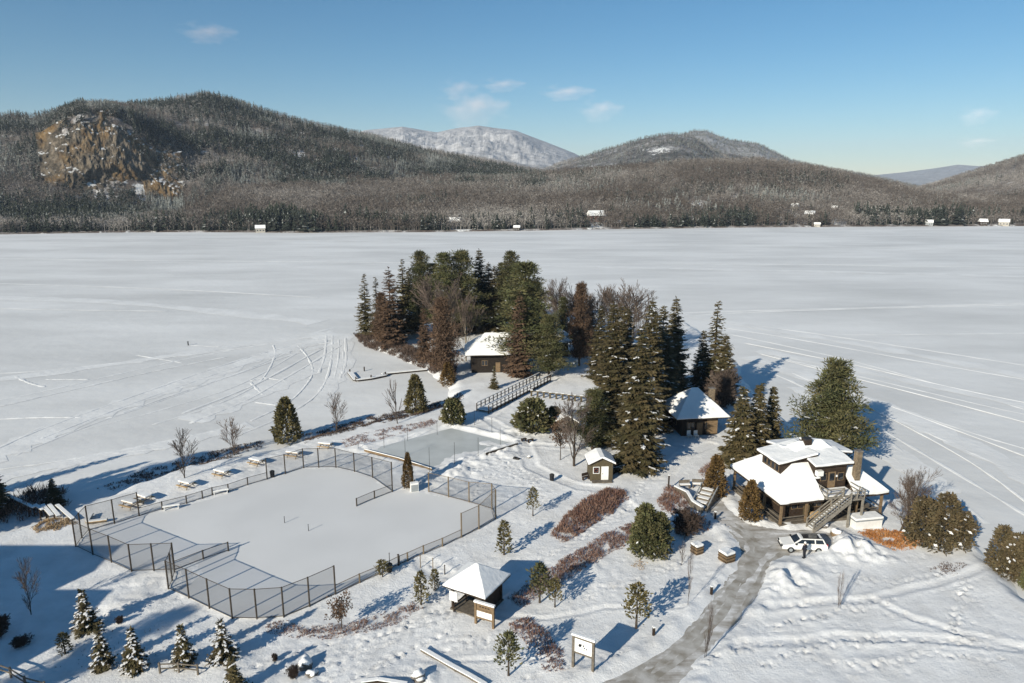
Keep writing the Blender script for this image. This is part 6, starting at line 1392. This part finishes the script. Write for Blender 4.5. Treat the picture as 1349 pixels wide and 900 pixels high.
def skin(name, pts, edges, rad, m, parent, root=0, sub=1):
    me = bpy.data.meshes.new(name); me.from_pydata(pts, edges, []); me.materials.append(m)
    o = link(name, me, parent); o.modifiers.new('Skin', 'SKIN')
    if not me.skin_vertices: me.attributes.new('x', 'FLOAT', 'POINT')
    sv = me.skin_vertices[0].data if me.skin_vertices else None
    if sv is None: return o
    for i, r in enumerate(rad): sv[i].radius = (r, r); sv[i].use_root = (i == root)
    ss = o.modifiers.new('Sub', 'SUBSURF'); ss.levels = sub; ss.render_levels = sub
    return o
def person(px, py, label, rz, coat, trous):
    t = thing('person', label, 'person', G(px, py), rz)
    J = [(0, 0, .93), (0, .01, 1.15), (0, 0, 1.38), (0, 0, 1.5), (0, .02, 1.6), (0, .03, 1.70),
         (.1, 0, .88), (.12, .02, .48), (.12, -.01, .08), (.13, .12, .04), (-.1, 0, .88), (-.12, -.03, .48), (-.13, -.1, .08), (-.13, .03, .04),
         (.19, 0, 1.4), (.26, .0, 1.13), (.24, .12, .92), (.23, .17, .84), (-.19, 0, 1.4), (-.26, .02, 1.13), (-.23, .14, .93), (-.22, .19, .85)]
    E = [(0, 1), (1, 2), (2, 3), (3, 4), (4, 5), (0, 6), (6, 7), (7, 8), (8, 9), (0, 10), (10, 11), (11, 12), (12, 13), (2, 14), (14, 15), (15, 16), (16, 17), (2, 18), (18, 19), (19, 20), (20, 21)]
    R = [.13, .12, .14, .055, .09, .085, .085, .06, .042, .04, .085, .06, .042, .04, .065, .05, .036, .035, .065, .05, .036, .035]
    skin('body', J, E, R, mat('skin_tone', (.5, .32, .24), .6, .1, 5), t)
    ci = [0, 1, 2, 14, 15, 16, 18, 19, 20]; mp_ = {v: k for k, v in enumerate(ci)}
    ce = [(mp_[a], mp_[b_]) for a, b_ in E if a in mp_ and b_ in mp_]
    skin('coat', [(J[i][0], J[i][1], J[i][2]-(.12 if i == 0 else 0)) for i in ci], ce, [.18, .16, .175, .09, .075, .06, .09, .075, .06], coat, t)
    ti = [0, 6, 7, 8, 10, 11, 12]; mp_ = {v: k for k, v in enumerate(ti)}; te = [(mp_[a], mp_[b_]) for a, b_ in E if a in mp_ and b_ in mp_]
    skin('trousers', [J[i] for i in ti], te, [.15, .11, .08, .07, .11, .08, .07], trous, t)
    for s, y in ((.125, .05), (-.13, -.04)): MB().box((s, y, .06), (.12, .3, .13)).build('boot', M['black'], t, bevel=.03)
    hb = MB(); hb.tube((0, .02, 1.66), (0, .02, 1.76), .118, .112, 14); hb.tube((0, .02, 1.76), (0, .02, 1.83), .112, .05, 14); hb.build('knit_hat', M['white_paint'], t)
    sc_ = MB().tube((0, 0, 1.46), (0, 0, 1.54), .12, .1, 12).build('scarf', M['black'], t)
person(1059, 735, 'person in dark winter coat and pale hat standing beside the white car', .4, mat('navy_coat', (.02, .022, .035), .8, .3, 8), mat('dark_trousers', (.025, .025, .032), .85, .3, 8))

# ------------------------------------------------------------------ houses on the far shore
def far_house(px, py, w, h, label, wall, roofh=.45, rz=0, storeys=1, back=25):
    a = math.atan2(px-674.5, 943.8); e = azt(px, py)[1]
    rr = np.arange(float(rsh(np.array(a)))+2, 1000, 2.0); hh_ = hsample(np.full(len(rr), a), rr)[0]; el = (hh_-CAM_H)/rr
    k = int(np.argmax(el >= e)) if (el >= e).any() else len(rr)-1
    r = float(rr[k]); z = float(hh_[k]); s = r/943.8
    W_, H_ = w*s*.7, h*s*.62
    t = thing('shore_house', label, 'house', (r*math.sin(a), r*math.cos(a), z-.4), -a+rz)
    D = W_*.7
    MB().box((0, 0, H_*.3), (W_*.9, D, H_*.6+.8)).build('wall', M[wall], t)
    q_ = H_*.6+.35
    MB().prism([(-W_/2, -D*.6, q_), (-W_/2, D*.6, q_), (-W_/2, 0, q_+H_*roofh)], (W_, 0, 0)).build('roof', M['roof_snow'], t)
    for k in range(3): window(t, (-.28+.28*k)*W_, -D/2, H_*.32, W_*.16, H_*.26, 'y-', 'white_paint' if wall != 'white_paint' else 'brown_wood', 1)
    MB().box((W_*.44, 0, 0), (.1, D*.5, .2)).build('step', M['grey_wood'], t)
red = M['red_wood'] = mat('red_brown_siding', (.14, .055, .04), .85, .3, 1)
M['cream'] = mat('cream_siding', (.42, .39, .34), .8, .2, 1)
for px, py, w, h, lab, wl_ in [(786, 291, 31, 18, 'red brown lodge with a snowy roof on the far shore', 'red_wood'), (599, 297, 24, 14, 'pale house with two snowy roofs in the far evergreens', 'white_paint'), (603, 289, 17, 9, 'upper white house just above the pale one on the far shore', 'olive_wood'),
                               (681, 303, 13, 8, 'tiny dark boathouse at the far ice edge', 'brown_wood'), (338, 307, 18, 11, 'small pale boathouse by the dark trees on the far left shore', 'white_paint'),
                               (918, 276, 17, 11, 'cream house on the slope left of the white pair, far shore', 'white_paint'), (1050, 278, 13, 12, 'upper white house of the pair on the far right slope', 'white_paint'), (1071, 287, 17, 11, 'lower white house of the pair on the far right slope', 'white_paint'),
                               (1103, 278, 10, 8, 'small tan cabin among bare trees on the far right slope', 'tan_wood'), (1331, 297, 15, 9, 'white house at the right end of the far shore', 'white_paint'), (1303, 297, 12, 9, 'small brown cottage left of the right end house', 'brown_wood'),
                               (1082, 299, 11, 6, 'low white cottage at the ice edge of the far right shore', 'white_paint'), (815, 297, 14, 9, 'brown cottage right of the red lodge', 'brown_wood'), (1231, 297, 12, 8, 'grey cottage half hidden at the far right ice edge', 'grey_paint')]:
    far_house(px, py, w, h, lab, 'cream' if wl_ == 'white_paint' else wl_, .6, rz=rnd.uniform(-.5, .5))

# ------------------------------------------------------------------ outside the frame: the lodge and trees that throw the big shadow from the left
t = thing('lodge', 'big barn roofed lodge standing outside the picture to the left', 'building', (-73.5, 40, .8), 0)
MB().box((0, 0, 4), (22, 14, 8.4)).build('wall', M['olive_wood'], t)
MB().prism([(-11.5, -7.6, 8), (-11.5, 7.6, 8), (-11.5, 2.5, 14.4), (-11.5, -2.5, 14.4)], (23, 0, 0)).build('roof', M['roof_snow'], t)
MB().box((11.7, -5.5, 4), (13, 12.6, 8.6)).build('shadow_wing_wall', M['olive_wood'], t)  # unseen wing, added and sized to make the lower part of the shadow solid
MB().prism([(4.9, -12.2, 8.2), (4.9, 1.2, 8.2), (4.9, -1.5, 12.0), (4.9, -9.5, 12.0)], (13.7, 0, 0)).build('shadow_wing_roof', M['roof_snow'], t)
for x in (-8, -4, 0, 4, 8): window(t, x, 7, 3.5, 1.6, 1.6, 'y+', 'white_paint', 2)
for key, loc, h, lab in [('pine1', (-57, 22, .9), 19, 'broad pine far left outside the picture'), ('sp2', (-54, 20, .9), 13, 'spruce on the slope left outside the picture'),
                         ('sp3', (-40, 20, .9), 15, 'spruce nearest below the picture on the left'), ('sp1', (-66.5, 66, .6), 19.5, 'tallest spruce on the inlet bank outside the picture'), ('pine2', (-70, 65, .5), 17, 'pine on the inlet bank outside the picture'),
                         ('sp2', (-72, 68, .4), 14, 'second spruce on the inlet bank outside the picture'), ('sp3', (-74, 74, .4), 12, 'short spruce at the inlet just outside the left edge')]:
    plant(PR[key], 'spruce_tree' if key[0] == 's' else 'pine_tree', lab, 'tree', 0, 0, h=h, loc=loc)

# ------------------------------------------------------------------ small clouds beyond the haze
def cloud_mat():
    m = bpy.data.materials.new('cloud_vapour'); m.use_nodes = True; nt = m.node_tree; nt.nodes.remove(nt.nodes['Principled BSDF']); N = nt.nodes; L = nt.links
    pv = N.new('ShaderNodeVolumePrincipled'); pv.inputs['Color'].default_value = (1, .87, .85, 1); pv.inputs['Anisotropy'].default_value = -.45
    tc = N.new('ShaderNodeTexCoord'); ln = N.new('ShaderNodeVectorMath'); ln.operation = 'LENGTH'; L.new(tc.outputs['Object'], ln.inputs[0])
    nz = N.new('ShaderNodeTexNoise'); nz.inputs['Scale'].default_value = 2.0; nz.inputs['Detail'].default_value = 5; L.new(tc.outputs['Object'], nz.inputs['Vector'])
    a = N.new('ShaderNodeMapRange'); a.inputs['From Min'].default_value = 1.0; a.inputs['From Max'].default_value = .15; L.new(ln.outputs['Value'], a.inputs['Value'])
    s = N.new('ShaderNodeMath'); s.operation = 'MULTIPLY_ADD'; s.inputs[1].default_value = 3.6; s.inputs[2].default_value = -2.05; L.new(nz.outputs['Fac'], s.inputs[0])
    ad = N.new('ShaderNodeMath'); ad.operation = 'ADD'; L.new(a.outputs['Result'], ad.inputs[0]); L.new(s.outputs[0], ad.inputs[1])
    mu = N.new('ShaderNodeMath'); mu.operation = 'MULTIPLY'; mu.use_clamp = False; mu.inputs[1].default_value = .0012; L.new(ad.outputs[0], mu.inputs[0])
    mx = N.new('ShaderNodeMath'); mx.operation = 'MAXIMUM'; mx.inputs[1].default_value = 0; L.new(mu.outputs[0], mx.inputs[0]); L.new(mx.outputs[0], pv.inputs['Density'])
    L.new(pv.outputs['Volume'], N['Material Output'].inputs['Volume']); return m
cm_ = cloud_mat()
for k, (px, py, w, h, lab) in enumerate([(622, 143, 62, 26, 'largest pale pink cloud above the snowy mountain'), (604, 117, 34, 14, 'small pink wisp above the largest cloud'), (661, 112, 40, 10, 'thin pink wisp right above the largest cloud'), (746, 122, 48, 11, 'long thin wisp right of the largest cloud'),
                                     (790, 145, 40, 16, 'small pink cloud right of the long wisp'), (273, 43, 44, 13, 'lone pinkish wisp high over the left hill'), (1286, 152, 26, 12, 'small grey wisp over the right valley'), (1285, 187, 26, 6, 'faint lowest wisp over the right valley')]):
    import bmesh
    a, e = azt(px, py); r = 13500.0; s = r/943.8
    bm = bmesh.new(); bmesh.ops.create_icosphere(bm, subdivisions=3, radius=1.0); me = bpy.data.meshes.new('cloud'); bm.to_mesh(me); bm.free(); me.materials.append(cm_)
    o = link('cloud', me); o.location = (r*math.sin(a), r*math.cos(a), CAM_H+r*e); o.rotation_euler = (0, 0, -a); o.scale = (w*s*.85, w*s*.5, h*s*1.05)
    tag(o, lab, 'cloud', kind='stuff')
# ------------------------------------------------------------------ light
SAZ, SEL = math.atan2(.62, .785), math.radians(23.5)
sd = Vector((math.sin(SAZ)*math.cos(SEL), math.cos(SAZ)*math.cos(SEL), -math.sin(SEL)))     # where the light travels
sl = bpy.data.lights.new('sun', 'SUN'); sl.energy = 5.0; sl.angle = math.radians(.5); sl.color = (1, .925, .775)
so = bpy.data.objects.new('sun', sl); COL.objects.link(so); so.rotation_euler = sd.to_track_quat('-Z', 'Y').to_euler(); so.location = (-300, -400, 300)
wd = bpy.data.worlds.new('World'); scene.world = wd; wd.use_nodes = True
nt = wd.node_tree; bg = nt.nodes['Background']; st = nt.nodes.new('ShaderNodeTexSky'); st.sky_type = 'NISHITA'; st.sun_disc = False
st.sun_elevation = SEL; st.sun_rotation = math.atan2(-sd.x, -sd.y); st.altitude = 300; st.air_density = 1.0; st.dust_density = 0; st.ozone_density = 4.2
hs_ = nt.nodes.new('ShaderNodeHueSaturation'); hs_.inputs['Hue'].default_value = .492; hs_.inputs['Saturation'].default_value = 1.2; nt.links.new(st.outputs['Color'], hs_.inputs['Color']); nt.links.new(hs_.outputs['Color'], bg.inputs['Color']); bg.inputs['Strength'].default_value = .073
scene.view_settings.view_transform = 'Standard'; scene.view_settings.look = 'None'; scene.view_settings.exposure = .30; scene.view_settings.gamma = 1
scene.render.engine = 'CYCLES'
cy = scene.cycles; cy.use_denoising = True; cy.denoiser = 'OPENIMAGEDENOISE'; cy.max_bounces = 5; cy.diffuse_bounces = 3; cy.transparent_max_bounces = 16; cy.volume_bounces = 1
scene.render.film_transparent = False
HAZE = True
if HAZE:
    hz_m = bpy.data.materials.new('haze_air'); hz_m.use_nodes = True; nt = hz_m.node_tree; nt.nodes.remove(nt.nodes['Principled BSDF'])
    pv = nt.nodes.new('ShaderNodeVolumePrincipled'); pv.inputs['Color'].default_value = (.72, .84, 1, 1); pv.inputs['Density'].default_value = 5.5e-5; pv.inputs['Anisotropy'].default_value = 0
    nt.links.new(pv.outputs['Volume'], nt.nodes['Material Output'].inputs['Volume'])
    mb = MB(); mb.box((0, 5150, 298), (16400, 11900, 606)); tag(mb.build('haze', hz_m), 'thin winter haze over the lake and hills', 'haze', kind='stuff')
